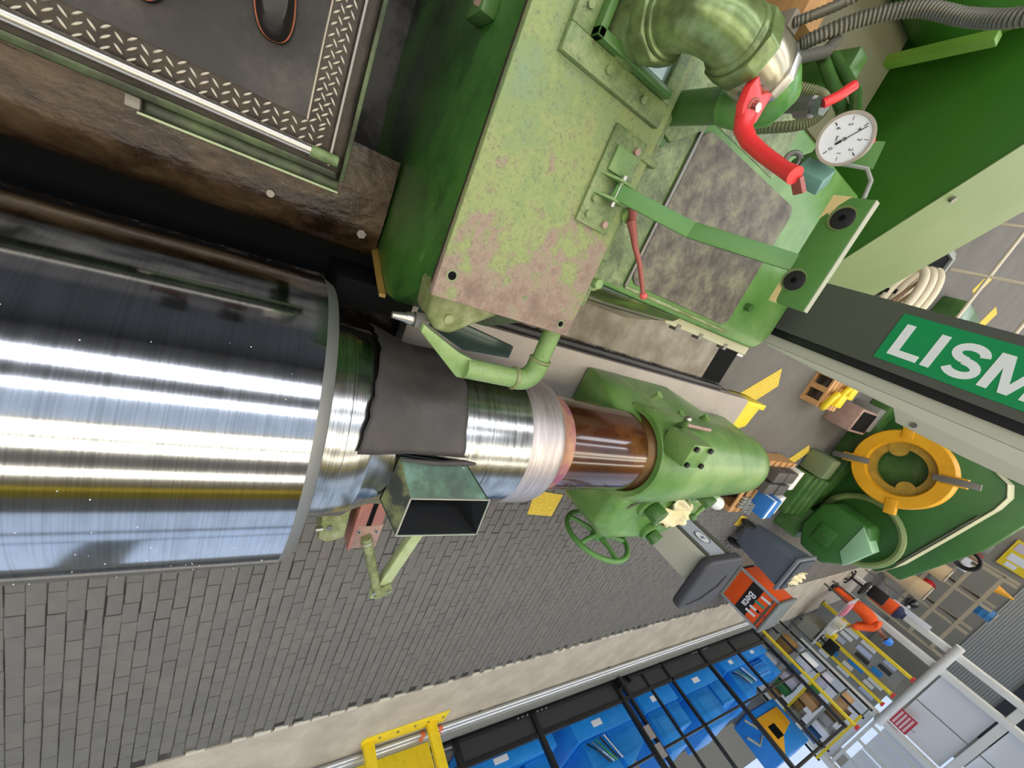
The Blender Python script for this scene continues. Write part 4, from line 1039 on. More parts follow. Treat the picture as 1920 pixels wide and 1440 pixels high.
# ================================================================== CONTROL COLUMN with sign
cc = thing('control_column', 'tall grey and white control column with green sign behind the wooden stop', 'control column', (-0.2, 2.7, 0))
MB().box(-0.445, -0.045, 2.53, 2.58, 1.36, 3.6).build('cabinet', BEIGE, cc, bevel=0.006)
MB().prism([(-0.045, 1.38), (-0.030, 1.50), (-0.010, 1.80), (0.003, 2.12), (0.056, 2.16), (0.068, 2.40), (0.072, 3.6), (-0.045, 3.6)], 'y', 2.535, 2.575).build('side_flange', BEIGE, cc, bevel=0.003)
MB().box(-0.445, -0.098, 2.512, 2.53, 1.36, 3.6).build('gasket', BLACK_P, cc)
MB().box(-0.443, -0.138, 2.50, 2.512, 1.405, 3.59).build('front_panel', GREYD, cc, bevel=0.002)
SG = mat('sign_green', '12965a', 0.4)
sgn = MB().box(-0.402, -0.178, 2.496, 2.50, 1.94, 2.62).build('sign', SG, cc, label='green sign with white capital letters')
LET = mat('sign_white', 'e9ecea', 0.5)
def letter(name, polys):
    # polys in (along, up) letter units, mapped to the sign: along -> +Z, up -> -X
    m = MB()
    for k, p in enumerate(polys):
        e_ = 0.00012 * (k if len(polys) < 6 else k % 2)
        m.prism([(-0.212 - v, 1.977 + u) for u, v in p], 'y', 2.4945 - e_, 2.4965)
    m.build(name, LET, sgn)
hL, sw = 0.149, 0.034
letter('letter_l', [[(0, 0), (0.112, 0), (0.112, 0.030), (sw, 0.030), (sw, hL), (0, hL)]])
letter('letter_i', [[(0.128, 0), (0.161, 0), (0.161, hL), (0.128, hL)]])
path = []
for k in range(31):
    t = k / 30
    if t < 0.5:
        a = math.radians(-160 + 270 * (t / 0.5))
        path.append((0.248 + 0.046 * math.cos(a), 0.043 + 0.030 * math.sin(a)))
    else:
        a = math.radians(-90 - 270 * ((t - 0.5) / 0.5))
        path.append((0.248 + 0.044 * math.cos(a), 0.107 + 0.029 * math.sin(a)))
lft, rgt = [], []
for k, p in enumerate(path):
    q0, q1 = path[max(k - 1, 0)], path[min(k + 1, 30)]
    dx, dy = q1[0] - q0[0], q1[1] - q0[1]
    L_ = math.hypot(dx, dy) or 1
    nx, ny = -dy / L_ * 0.0155, dx / L_ * 0.0155
    lft.append((p[0] + nx, p[1] + ny))
    rgt.append((p[0] - nx, p[1] - ny))
letter('letter_s', [[lft[k], lft[k + 1], rgt[k + 1], rgt[k]] for k in range(30)])
a0 = 0.322
letter('letter_m', [[(a0, 0), (a0 + 0.031, 0), (a0 + 0.031, hL), (a0, hL)], [(a0 + 0.125, 0), (a0 + 0.156, 0), (a0 + 0.156, hL), (a0 + 0.125, hL)],
                    [(a0 + 0.012, hL), (a0 + 0.042, hL), (a0 + 0.092, 0.0), (a0 + 0.064, 0.0)], [(a0 + 0.114, hL), (a0 + 0.144, hL), (a0 + 0.092, 0.0), (a0 + 0.064, 0.0)]])
MB().box(-0.44, -0.06, 2.585, 2.70, 0.0, 1.36).build('pedestal', GREYD, cc, bevel=0.01)
MB().box(-0.44, -0.10, 2.55, 2.62, 1.2, 1.5).build('bracket', GREYD, cc)
MB().cyl((0.035, 2.525, 2.22), (0.035, 2.535, 2.22), 0.012, n=14).build('screw', STEEL_D, cc)

# ================================================================== AISLE EDGE: pipes, guard, fence
pg = thing('pipe_guard', 'yellow steel guard frame bolted over the floor pipes', 'guard', (6.5, 2.7, 0))
MB().prism([(6.36, 3.36), (6.62, 3.34), (6.62, 2.14), (6.44, 2.10), (6.40, 2.16)], 'z', 0.004, 0.016).build('base_plate', YEL, pg, bevel=0.003)
for y in (2.22, 3.12):
    MB().box(6.52, 6.60, y - 0.07, y + 0.07, 0.016, 1.0).build('post', YEL, pg, bevel=0.006)
MB().box(6.60, 6.98, 2.15, 3.19, 0.90, 1.0).build('top_plate', YEL, pg, bevel=0.006)
MB().box(6.93, 6.98, 2.15, 3.19, 0.016, 0.40).build('back_plate', YEL, pg)
for y in (2.35, 2.6, 2.85, 3.05, 3.28):
    MB().cyl((6.47, y, 0.016), (6.47, y, 0.028), 0.016, n=6).build('anchor_bolt', STEEL_D, pg)
for x, lab in ((6.69, 'galvanised floor pipe nearest the aisle'), (6.79, 'galvanised floor pipe nearest the fence')):
    pp = thing('floor_pipe', lab, 'pipe', (x, 5, 0))
    MB().tube([(x, -4, 0.055), (x, 13.6, 0.055)], 0.03, n=14).build('pipe', ZINC, pp)
    for y in (3.30, 3.02):
        MB().cyl((x, y - 0.03, 0.055), (x, y + 0.03, 0.055), 0.038, n=14).build('clamp', mat('orange_clamp', 'd9704a', 0.5), pp)
    for y in (-2, 1, 4, 7, 10, 13):
        MB().box(x - 0.02, x + 0.02, y - 0.02, y + 0.02, 0.004, 0.03).build('saddle', STEEL_D, pp)
tag(MB().prism([(6.88, 0.004), (7.06, 0.004), (7.06, 0.09), (7.02, 0.10), (6.90, 0.06)], 'y', -4, 14.2).build('kerb', mat('grey_steel_kerb', '8f8f8a', 0.45, 0.4), bevel=0.006), 'low grey steel kerb at the foot of the fence', 'kerb')
FX = 7.16
fe = thing('safety_fence', 'black steel safety fence with solid lower panels in front of the blue machines', 'fence', (FX, 8, 0))
posts = [(3.70, 0.09), (5.22, 0.09), (7.36, 0.09), (7.56, 0.07), (8.25, 0.05), (9.0, 0.06), (10.52, 0.08), (11.9, 0.06), (13.4, 0.08)]
for y, w_ in posts:
    MB().box(FX - w_ / 2, FX + w_ / 2, y - w_ / 2, y + w_ / 2, 0.02, 2.62).build('post', BLACK_P, fe, bevel=0.004)
for z, w_ in ((0.10, 0.07), (0.44, 0.06), (1.35, 0.04), (2.58, 0.06)):
    MB().box(FX - 0.03, FX + 0.03, 1.5, 13.4, z - w_ / 2, z + w_ / 2).build('rail', BLACK_P, fe, bevel=0.004)
for a, b in ((3.74, 5.18), (5.27, 7.32), (7.60, 8.97), (9.03, 10.48), (10.56, 13.36)):
    MB().box(FX + 0.005, FX + 0.012, a, b, 0.13, 0.41).build('lower_panel', mat('dark_mesh_panel', '3a3c3e', 0.5, 0.3), fe)
for y in (4.9, 5.0, 5.1, 5.33, 5.43, 5.53, 10.2, 10.28, 10.36, 10.68, 10.76, 10.84):
    MB().cyl((FX - 0.045, y, 0.12), (FX - 0.03, y, 0.12), 0.014, n=8).build('bolt', ZINC, fe)
for z in (0.95, 1.25):
    MB().box(FX - 0.06, FX - 0.04, 7.38, 7.54, z, z + 0.22).build('hinge', ZINC, fe)
MB().box(FX - 0.2, FX - 0.04, 7.38, 7.46, 0.12, 0.26).build('gate_latch', BLACK_P, fe)
MB().box(FX - 0.12, FX - 0.04, 7.72, 7.80, 0.12, 0.22).build('gate_latch', BLACK_P, fe)

# blue machines behind the fence
def blue_unit(label, x, y, w_, d_, h_, style):
    t = thing('blue_power_unit', label, 'machine', (x, y, 0), 'blue machines behind the fence')
    MB().box(x, x + w_, y, y + d_, 0, h_ * 0.45).build('tank', BLUE, t, bevel=0.02)
    if style == 0:
        mtr = MB().lathe((x + 0.3, y + 0.05, h_ * 0.45 + 0.28), (0, 1, 0), [(0, 0.16), (0.02, 0.24), (d_ * 0.55, 0.24), (d_ * 0.6, 0.18)], n=28).build('motor', BLUE, t)
        for k in range(14):
            a = PI * 2 * k / 14
            MB().bar((x + 0.3 + 0.255 * math.cos(a), y + 0.08, h_ * 0.45 + 0.28 + 0.255 * math.sin(a)), (x + 0.3 + 0.255 * math.cos(a), y + d_ * 0.55, h_ * 0.45 + 0.28 + 0.255 * math.sin(a)), 0.012, 0.03).build('fin', BLUE, mtr)
        MB().box(x + 0.1, x + 0.5, y + d_ * 0.62, y + d_ * 0.95, h_ * 0.45, h_).build('pump', BLUE, t, bevel=0.03)
    elif style == 1:
        MB().box(x + 0.05, x + w_ - 0.1, y + 0.1, y + d_ * 0.45, h_ * 0.45, h_).build('housing', BLUE, t, bevel=0.03)
        MB().prism([(y + d_ * 0.48, h_ * 0.45), (y + d_, h_ * 0.45), (y + d_ * 0.95, h_ * 0.75), (y + d_ * 0.55, h_ * 0.95)], 'x', x + 0.1, x + w_ - 0.15).build('guard', BLUE, t, bevel=0.02)
        for k in range(5):
            pts = [(x + 0.02 - 0.02 * k, y + 0.2 + 0.1 * k, h_ * 0.5), (x - 0.08, y + 0.25 + 0.12 * k, h_ * (0.62 + 0.05 * k)), (x + 0.0, y + 0.5 + 0.08 * k, h_ * 0.8)]
            MB().tube(pts, 0.014, n=8).build('hose', (BLACK, ZINC, mat('green_hose', '4aa850', 0.5), BLACK, PAPER)[k], t)
    else:
        MB().box(x + 0.03, x + w_ - 0.05, y + 0.05, y + d_ * 0.55, h_ * 0.45, h_).build('housing', BLUE, t, bevel=0.03)
        MB().box(x + 0.03, x + w_ - 0.2, y + d_ * 0.6, y + d_ * 0.95, h_ * 0.45, h_ * 0.8).build('housing', BLUE, t, bevel=0.03)
        MB().box(x + 0.02, x + 0.03, y + d_ * 0.15, y + d_ * 0.4, h_ * 0.55, h_ * 0.9).build('door', mat('blue_door', '2b90e6', 0.35), t, bevel=0.003)
    MB().box(x - 0.012, x, y + d_ * 0.3, y + d_ * 0.45, h_ * 0.28, h_ * 0.36).build('nameplate', PAPER, t)
blue_unit('blue power unit with ribbed motor, nearest the yellow guard', 7.75, 4.0, 1.1, 1.9, 1.1, 0)
blue_unit('blue power unit with loose hoses behind the fence gate', 7.75, 6.35, 1.1, 1.7, 1.3, 1)
blue_unit('blue boxy machine just past the fence gate', 7.75, 8.35, 1.1, 1.2, 1.35, 2)
blue_unit('blue boxy machine in the middle of the fence', 7.75, 9.85, 1.1, 1.7, 1.35, 2)
blue_unit('blue machine with loose hoses near the far end of the fence', 7.75, 11.8, 1.1, 1.2, 1.2, 1)
blue_unit('farthest blue ribbed power unit behind the fence', 7.9, 13.3, 1.0, 1.2, 1.0, 0)
pr_ = thing('press_head', 'blue and yellow press head on grey stand behind the fence', 'machine', (9.3, 13.9, 0))
MB().box(9.05, 9.65, 13.2, 14.4, 0, 1.2).build('stand', mat('grey_stand', '6a7078', 0.5, 0.3), pr_, bevel=0.03)
MB().box(9.0, 9.65, 13.1, 14.75, 1.2, 2.3).build('body', BLUE, pr_, bevel=0.03)
MB().prism([(13.15, 1.40), (14.5, 1.40), (14.5, 1.82), (13.8, 1.95), (13.15, 2.3)], 'x', 8.95, 9.0).build('yellow_panel', YELO, pr_, bevel=0.004)
MB().box(8.94, 8.955, 13.45, 13.8, 1.65, 1.95).build('window', DARKV, pr_)
for p in ((8.9, 12.7, 1.3), (8.9, 12.3, 1.6)):
    MB().tube([p, (8.95, p[1] + 0.3, p[2] + 0.25), (9.05, 13.15, p[2] + 0.1)], 0.03, n=8).build('arm', GREYP, pr_)

# yellow end post with red caps, tool rack past the fence
def ypost(label, x, y, z0, z1, w_=0.05):
    t = thing('yellow_post', label, 'post', (x, y, z0), 'yellow uprights by the boards')
    MB().box(x - w_ / 2, x + w_ / 2, y - w_ / 2, y + w_ / 2, z0, z1).build('tube', YEL, t, bevel=0.006)
    MB().box(x - w_ * 0.7, x + w_ * 0.7, y - w_ * 0.7, y + w_ * 0.7, z1, z1 + 0.06).build('cap', RED, t)
    MB().box(x - w_, x + w_, y - w_, y + w_, z0, z0 + 0.015).build('foot', BLACK_P, t)
ypost('yellow upright standing at the far end of the black fence', 7.30, 14.05, 0, 2.70, 0.07)
ypost('yellow upright of the board wall nearest the fence', 8.60, 19.0, 0, 2.70, 0.085)
ypost('yellow upright in the middle of the board wall', 8.12, 19.0, 0, 2.72, 0.10)
ypost('yellow upright of the board wall beside the person', 7.26, 19.0, 0, 2.76, 0.10)
bw = thing('notice_board_wall', 'grey board wall with pinned papers between yellow uprights', 'notice board', (7.9, 19.1, 0))
MB().box(7.3, 8.95, 19.14, 19.20, 0.0, 2.65).build('panel', mat('grey_board', '8b8d8c', 0.6), bw)
random.seed(5)
for i in range(18):
    x = (7.36, 7.60, 7.84, 8.20, 8.40, 8.68)[i % 6] + random.uniform(0, 0.02)
    z = 0.75 + 0.62 * (i // 6) + random.uniform(0, 0.12)
    MB().box(x, x + random.uniform(0.14, 0.18), 19.125, 19.14, z, z + random.uniform(0.28, 0.45)).build('paper_sheet', (PAPER, PAPER, mat('pale_blue_sheet', 'b9c6e8', 0.7), mat('dark_pouch', '2f3236', 0.5), BLUE)[i % 5], bw)
rk = thing('storage_shelf', 'black storage shelf full of small parts past the fence end', 'shelf', (8.3, 15.4, 0))
for x in (7.45, 9.35):
    for y in (15.0, 15.7):
        MB().box(x, x + 0.05, y, y + 0.05, 0, 2.7).build('upright', BLACK_P, rk)
for z in (0.35, 0.95, 1.55, 2.1, 2.65):
    MB().box(7.45, 9.4, 15.0, 15.75, z - 0.03, z).build('shelf_board', GREYD, rk)
    MB().box(7.45, 9.4, 14.985, 15.0, z - 0.05, z + 0.01).build('shelf_edge', YEL if z in (2.65, 1.55) else GREYP, rk)
SHC = [mat('parts_brown', '8a6a35', 0.6), PAPER, mat('pale_lilac_box', 'cfcbdc', 0.6), CARD, mat('grey_box', '9a9a98', 0.6), mat('steel_blue_box', '3f6fa8', 0.5), mat('green_part', '3f8a55', 0.5)]
k = 0
SPOT = ('left end', 'left half', 'middle', 'right half', 'right end')
LEVEL = {0.35: 'lowest', 0.95: 'second lowest', 1.55: 'middle', 2.1: 'upper'}
NAMEC = ['brown', 'white', 'pale lilac', 'cardboard', 'grey', 'steel blue', 'green']
for z in (0.35, 0.95, 1.55, 2.1):
    for q in range(5):
        x = 7.55 + q * 0.36
        ci = (k * 3 + q) % 7
        w_ = random.uniform(0.2, 0.3)
        h_ = random.uniform(0.18, 0.40)
        t = MB().box(x, x + w_, 15.08, 15.6, z, z + h_)
        t.box(x - 0.01, x + w_ + 0.01, 15.07, 15.61, z + h_, z + h_ + 0.02)
        tag(t.build('parts_box', SHC[ci], bevel=0.006), '%s parts box, %s of the %s level, black shelf' % (NAMEC[ci], SPOT[q], LEVEL[z]), 'box', 'parts boxes on the black shelf')
        k += 1

# ================================================================== AISLE END: desk cabinet, tool cabinet, bin, pallets
pc = thing('pump_cabinet', 'beige pump cabinet with black padded lid beyond the tailstock', 'cabinet', (2.2, 4.3, 0))
MB().box(2.00, 2.36, 4.08, 4.56, 0.02, 1.30).build('body', BEIGE, pc, bevel=0.01)
MB().box(1.985, 2.00, 4.10, 4.15, 0.03, 1.29).build('edge_strip', GREYD, pc)
MB().box(1.985, 2.00, 4.47, 4.55, 0.03, 1.29).build('edge_strip', GREYD, pc)
MB().box(1.988, 2.00, 4.17, 4.45, 0.06, 1.28).build('side_panel', mat('pale_blue_grey', 'b4bcc6', 0.4), pc)
o = MB().lathe((1.985, 4.32, 1.08), (-1, 0, 0), [(0, 0.085), (0.004, 0.085)], n=36).build('badge', PAPER, pc, label='round white badge')
MB().torus((1.980, 4.32, 1.08), (1, 0, 0), 0.083, 0.004, n=36, m=6).build('badge_ring', GREYD, o)
text_part('badge_mark', 'SM', 0.06, (0, -1, 0), (0, 0, 1), (1.979, 4.32, 1.06), mat('badge_blue', '5a6c8a', 0.5), pc, align='CENTER')
MB().prism(rr(1.97, 2.62, 3.98, 4.70, 0.10), 'z', 1.30, 1.40).build('padded_lid', mat('charcoal_lid', '3d3e44', 0.6), pc, bevel=0.03, seg=4, label='black padded lid')
MB().tube([(2.55, 4.10, 1.402), (2.50, 4.30, 1.405), (2.35, 4.48, 1.405), (2.20, 4.52, 1.402)], 0.006, n=6).build('lid_cord', BLACK, pc)
tc_ = thing('tool_cabinet', 'orange tool cabinet with dark printed band and grey top', 'cabinet', (4.64, 9.9, 0))
MB().box(4.26, 5.03, 9.52, 10.25, 0.06, 0.90).build('body', ORANGE, tc_, bevel=0.008)
MB().box(4.24, 5.05, 9.49, 9.53, 0.02, 0.07).build('base_rail', GREYP, tc_)
for x in (4.25, 5.02):
    MB().box(x - 0.02, x + 0.03, 9.50, 9.54, 0.02, 0.93).build('corner_post', mat('silver_grey', 'aab0ba', 0.4, 0.3), tc_)
MB().box(4.23, 5.06, 9.48, 10.27, 0.90, 0.945).build('top_tray', mat('tray_grey', '7f8480', 0.4, 0.3), tc_, bevel=0.008)
MB().box(4.28, 5.0, 9.512, 9.52, 0.36, 0.60).build('print_band', BLACK_P, tc_)
text_part('lettering', 'Beta', 0.20, (1, 0, 0), (0, 0, 1), (4.48, 9.511, 0.42), PAPER, tc_, bold=0.004)
for i, (m_, z0, x0) in enumerate(((PAPER, 0.62, 4.42), (mat('teal_screw', '2f9a86', 0.4), 0.58, 4.58), (PAPER, 0.56, 4.74), (RED_D, 0.70, 4.72), (PAPER, 0.54, 4.86))):
    MB().bar((x0, 9.514, z0), (x0 - 0.02, 9.514, z0 + 0.2), 0.05, 0.008, (0, 1, 0)).build('printed_tool', m_, tc_)
MB().box(4.28, 5.0, 9.514, 9.522, 0.80, 0.84).build('drawer_gap', GREYD, tc_)
for x, y in ((4.32, 9.6), (4.95, 9.6), (4.32, 10.15), (4.95, 10.15)):
    MB().cyl((x - 0.02, y, 0.03), (x + 0.02, y, 0.03), 0.03, n=16).build('castor', BLACK, tc_)
bn = thing('waste_bin', 'dark grey plastic wheeled waste bin beside the orange cabinet', 'bin', (3.1, 8.3, 0))
BINM = mat('bin_grey', '5d646e', 0.45, stops=[(0.0, '545b66'), (1.0, '677080')], scale=2)
MB().add([(2.88, 8.05, 0.12), (3.30, 8.05, 0.12), (3.30, 8.50, 0.12), (2.88, 8.50, 0.12), (2.78, 7.95, 1.02), (3.38, 7.95, 1.02), (3.38, 8.62, 1.02), (2.78, 8.62, 1.02)],
         [(0, 3, 2, 1), (4, 5, 6, 7), (0, 1, 5, 4), (1, 2, 6, 5), (2, 3, 7, 6), (3, 0, 4, 7)]).build('body', BINM, bn, bevel=0.04, seg=3)
MB().box(2.74, 3.42, 7.91, 8.66, 1.02, 1.07).build('rim', mat('bin_rim', '70757c', 0.4), bn, bevel=0.012)
MB().prism([(2.78, 8.0), (3.38, 8.0), (3.36, 8.6), (2.80, 8.6)], 'z', 1.07, 1.10).build('lid', mat('bin_lid', '43484f', 0.45), bn, bevel=0.01)
for x in (2.84, 3.30):
    MB().cyl((x, 8.08, 0.13), (x + 0.05, 8.08, 0.13), 0.13, n=24).build('wheel', BLACK, bn, bevel=0.01)
m = MB()
vs = []
for i in range(13):
    for k in range(13):
        u, v = i / 12 - 0.5, k / 12 - 0.5
        vs.append((3.16 + 0.26 * u, 8.32 + 0.46 * v, 1.135 + 0.03 * math.sin(14 * u + 8 * v) + 0.03 * math.sin(17 * v - 5 * u) - 0.06 * math.hypot(u, v)))
m.add(vs, [(i * 13 + k, i * 13 + k + 1, (i + 1) * 13 + k + 1, (i + 1) * 13 + k) for i in range(12) for k in range(12)])
o = m.build('cotton_rag', RAG)
o.modifiers.new('thickness', 'SOLIDIFY').thickness = 0.01
tag(o, 'crumpled cream rag on the lid of the grey bin', 'rag')
def pallet(label, x0, x1, y0, y1, h):
    t = thing('wooden_pallet', label, 'pallet', ((x0 + x1) / 2, (y0 + y1) / 2, 0))
    n_ = 6
    for k in range(n_):
        y = y0 + (y1 - y0 - 0.1) * k / (n_ - 1)
        MB().box(x0, x1, y, y + 0.1, h - 0.02, h).build('deck_slat', WOOD, t)
    for x in (x0, (x0 + x1) / 2 - 0.04, x1 - 0.08):
        MB().box(x, x + 0.08, y0, y1, 0.02, h - 0.02).build('bearer', WOOD, t)
    for k in (0, 1):
        y = y0 + (y1 - y0 - 0.1) * k
        MB().box(x0, x1, y, y + 0.1, 0, 0.02).build('bottom_slat', WOOD, t)
    return t
pt = pallet('pine pallet loaded with grey blocks and blue boxes behind the tailstock', 1.42, 2.42, 6.62, 7.75, 0.28)
BLK = mat('dark_grey_block', '5b5853', 0.6, 0.3)
for k, (x, y, lab) in enumerate(((1.50, 6.85, 'front row nearest the bed'), (1.72, 6.80, 'front row second'), (1.50, 7.22, 'rear row nearest the bed'), (1.74, 7.20, 'rear row second'))):
    t = MB().box(x, x + 0.19, y, y + 0.33, 0.28, 0.46)
    tag(t.build('steel_block', BLK, bevel=0.012), 'dark grey steel block on the pallet, %s' % lab, 'block', 'grey blocks on the pallet')
for k, (x, y, lab) in enumerate(((2.12, 6.72, 'front'), (2.22, 6.98, 'rear'))):
    t = MB()
    for q in range(4):
        t.bar((x + 0.05 * q, y, 0.30 + 0.012 * (q % 2)), (x + 0.05 * q, y + 0.24, 0.30 + 0.012 * (q % 2)), 0.035, 0.05)
    t.box(x - 0.02, x + 0.19, y + 0.1, y + 0.14, 0.28, 0.37)
    tag(t.build('bar_bundle', mat('bright_bar', 'b9b9b2', 0.35, 0.7), bevel=0.004), 'bundle of bright steel bars on the pallet corner, %s one' % lab, 'steel bars', 'bar bundles on the pallet')
for k, (x, y, h_, cm, lab) in enumerate(((1.98, 7.10, 0.26, mat('blue_card', '2d78c4', 0.6), 'blue carton with white end on the pallet'), (1.95, 7.45, 0.20, mat('white_card', 'd8d8cc', 0.7), 'white carton behind the blue carton on the pallet'), (1.48, 7.58, 0.16, mat('cream_card', 'dedac6', 0.7), 'cream carton at the far end of the pallet'))):
    t = thing('carton', lab, 'carton', (x + 0.15, y + 0.15, 0.28))
    MB().box(x, x + 0.34, y, y + (0.30 if k == 0 else 0.2), 0.28, 0.28 + h_).build('box', cm, t, bevel=0.004)
    MB().box(x - 0.004, x + 0.344, y + 0.05, y + 0.12, 0.28, 0.28 + h_ + 0.004).build('tape', PAPER, t)
p2 = pallet('pine pallet under yellow lifting gear beside the white column', -0.10, 0.42, 7.05, 7.75, 0.26)
def lift(label, x, y, s):
    t = thing('lifting_shackle', label, 'lifting gear', (x, y, 0.26), 'yellow lifting gear on the pallet')
    MB().torus((x, y, 0.26 + 0.045), (0.2, 0.3, 1), 0.13 * s, 0.045 * s, n=24, m=10).build('ring', YEL, t)
    MB().box(x - 0.16 * s, x + 0.05 * s, y + 0.08 * s, y + 0.3 * s, 0.26, 0.26 + 0.12 * s).build('shank', YEL, t, bevel=0.02)
lift('yellow ring clamp at the near edge of the pallet by the column', 0.28, 7.22, 1.0)
lift('yellow ring clamp behind the near one on the pallet by the column', 0.12, 7.48, 0.9)
ct = thing('copper_tray', 'brown copper-coloured tray with dark contents beside the yellow ring machine', 'tray', (0.45, 8.6, 0))
MB().box(0.20, 0.62, 8.25, 9.0, 0, 0.42).build('body', PRIMER, ct, bevel=0.02)
MB().box(0.24, 0.58, 8.30, 8.95, 0.42, 0.425).build('contents', DARKV, ct)
MB().box(0.10, 0.55, 9.02, 9.3, 0.0, 0.40).build('grey_end', mat('grey_cast', '7d7a72', 0.6), ct, bevel=0.02)

# ================================================================== SECOND MACHINE with yellow chuck
cm_ = thing('chuck_machine', 'green roll lathe with big yellow four-jaw chuck ring in the background', 'machine', (0.9, 10.4, 0))
CY = 9.30
cz = (0.85, CY, 1.02)
def outline():
    return [(2.75, 0.15), (2.75, 1.55), (2.50, 1.68), (1.56, 1.90), (0.80, 2.07), (0.55, 2.08), (0.36, 1.98), (0.28, 1.80), (-0.2, 1.3), (-0.9, 1.1), (-0.9, 0.15)]
MB().prism(outline(), 'y', 10.15, 10.95).build('headstock', G_BG, cm_, bevel=0.01)
oo = outline()[1:8]
m = MB()
for (a, b) in zip(oo[:-1], oo[1:]):
    m.add([(a[0], 10.13, a[1]), (b[0], 10.13, b[1]), (b[0], 10.13, b[1] + 0.012), (a[0], 10.13, a[1] + 0.012), (a[0], 10.97, a[1]), (b[0], 10.97, b[1]), (b[0], 10.97, b[1] + 0.012), (a[0], 10.97, a[1] + 0.012)],
          [(0, 1, 2, 3), (4, 7, 6, 5), (0, 4, 5, 1), (3, 2, 6, 7), (0, 3, 7, 4), (1, 5, 6, 2)])
m.build('cream_top', CREAM, cm_, label='cream painted curved top edge')
MB().prism([(2.9, 0.1), (2.9, 1.75), (1.6, 2.25), (0.5, 2.45), (-0.2, 2.3), (-0.2, 0.1)], 'y', 11.2, 12.4).build('rear_housing', G_BG, cm_, bevel=0.03)
MB().lathe(cz, (0, 1, 0), [(0.05, 0.44), (0.0, 0.46), (0.0, 0.64), (0.03, 0.66), (0.30, 0.66), (0.33, 0.62), (0.33, 0.44), (0.05, 0.44)], n=64, cap=False).build('chuck_ring', YELO, cm_)
MB().lathe((0.85, CY + 0.10, 1.02), (0, 1, 0), [(0.0, 0.33), (0.0, 0.45), (0.12, 0.45), (0.12, 0.33), (0.0, 0.33)], n=56, cap=False).build('inner_ring', YELDIRT, cm_)
MB().lathe((0.85, CY + 0.33, 1.02), (0, 1, 0), [(0, 0.44), (0.6, 0.44)], n=40).build('chuck_back', G_DARK, cm_)
for k in range(4):
    a = math.radians(20 + 90 * k)
    c_, s_ = math.cos(a), math.sin(a)
    MB().bar((0.85 + 0.52 * c_, CY + 0.06, 1.02 + 0.52 * s_), (0.85 + 0.78 * c_, CY + 0.06, 1.02 + 0.78 * s_), 0.15, 0.16, (0, 1, 0)).build('jaw_housing', YELO, cm_, bevel=0.01)
for k in range(2):
    a = math.radians(20 + 90 + 180 * k)
    c_, s_ = math.cos(a), math.sin(a)
    MB().bar((0.85 + 0.40 * c_, CY - 0.02, 1.02 + 0.40 * s_), (0.85 + 0.92 * c_, CY - 0.02, 1.02 + 0.92 * s_), 0.10, 0.08, (0, 1, 0)).build('jaw_screw', mat('jaw_grey', '77736a', 0.5, 0.3), cm_, bevel=0.006)
for a in (40, 215):
    a = math.radians(a)
    MB().cyl((0.85 + 0.34 * math.cos(a), CY + 0.09, 1.02 + 0.34 * math.sin(a)), (0.85 + 0.34 * math.cos(a), CY + 0.14, 1.02 + 0.34 * math.sin(a)), 0.13, n=24).build('driver_pad', YELDIRT, cm_)
MB().box(-0.9, 2.3, 9.72, 10.15, 0.0, 0.32).build('bed', G_DARK, cm_, bevel=0.02)
for k in range(4):
    MB().box(1.62 + 0.02 * k, 2.5, 8.72 + 0.20 * k, 8.87 + 0.20 * k, 0.0, 0.28 + 0.03 * k).build('bed_rib', G_DARK, cm_, bevel=0.02)
MB().box(1.20, 1.60, 8.7, 9.05, 0.0, 0.42).build('bearing', mat('dull_green_cast', '6d7f5e', 0.5), cm_, bevel=0.04)
MB().tube([(1.0, 10.12, 2.0), (1.6, 10.12, 1.86), (2.4, 10.12, 1.68)], 0.014, n=8).build('conduit', CABLE, cm_)
mo = thing('drive_motor', 'green drive motor with pale faceted cover beside the yellow chuck', 'motor', (2.5, 9.8, 0))
MB().prism([(1.95, 0.62), (2.10, 0.48), (2.62, 0.42), (2.98, 0.60), (3.02, 1.02), (2.80, 1.25), (2.30, 1.40), (1.98, 1.22)], 'y', 9.35, 9.98).build('body', G_BG, mo, bevel=0.05, seg=3)
MB().prism([(2.0, 1.15), (2.62, 1.12), (2.80, 1.28), (2.30, 1.46)], 'y', 9.33, 9.75).build('faceted_cover', mat('pale_mint_cover', '8fc4a4', 0.35), mo, bevel=0.01, label='pale mint faceted cover')
MB().box(2.36, 2.72, 9.315, 9.35, 0.66, 0.96).build('terminal_cover', G_BG, mo, bevel=0.02)
MB().cyl((2.54, 9.30, 0.81), (2.54, 9.318, 0.81), 0.02, n=12).build('screw', STEEL_D, mo)
MB().torus((2.25, 9.99, 1.0), (0, 1, 0), 0.62, 0.06, n=40, m=8).build('belt_guard_rim', G_CREAM, mo)
MB().box(2.32, 2.98, 9.45, 9.95, 0.0, 0.45).build('foot', G_DARK, mo, bevel=0.02)

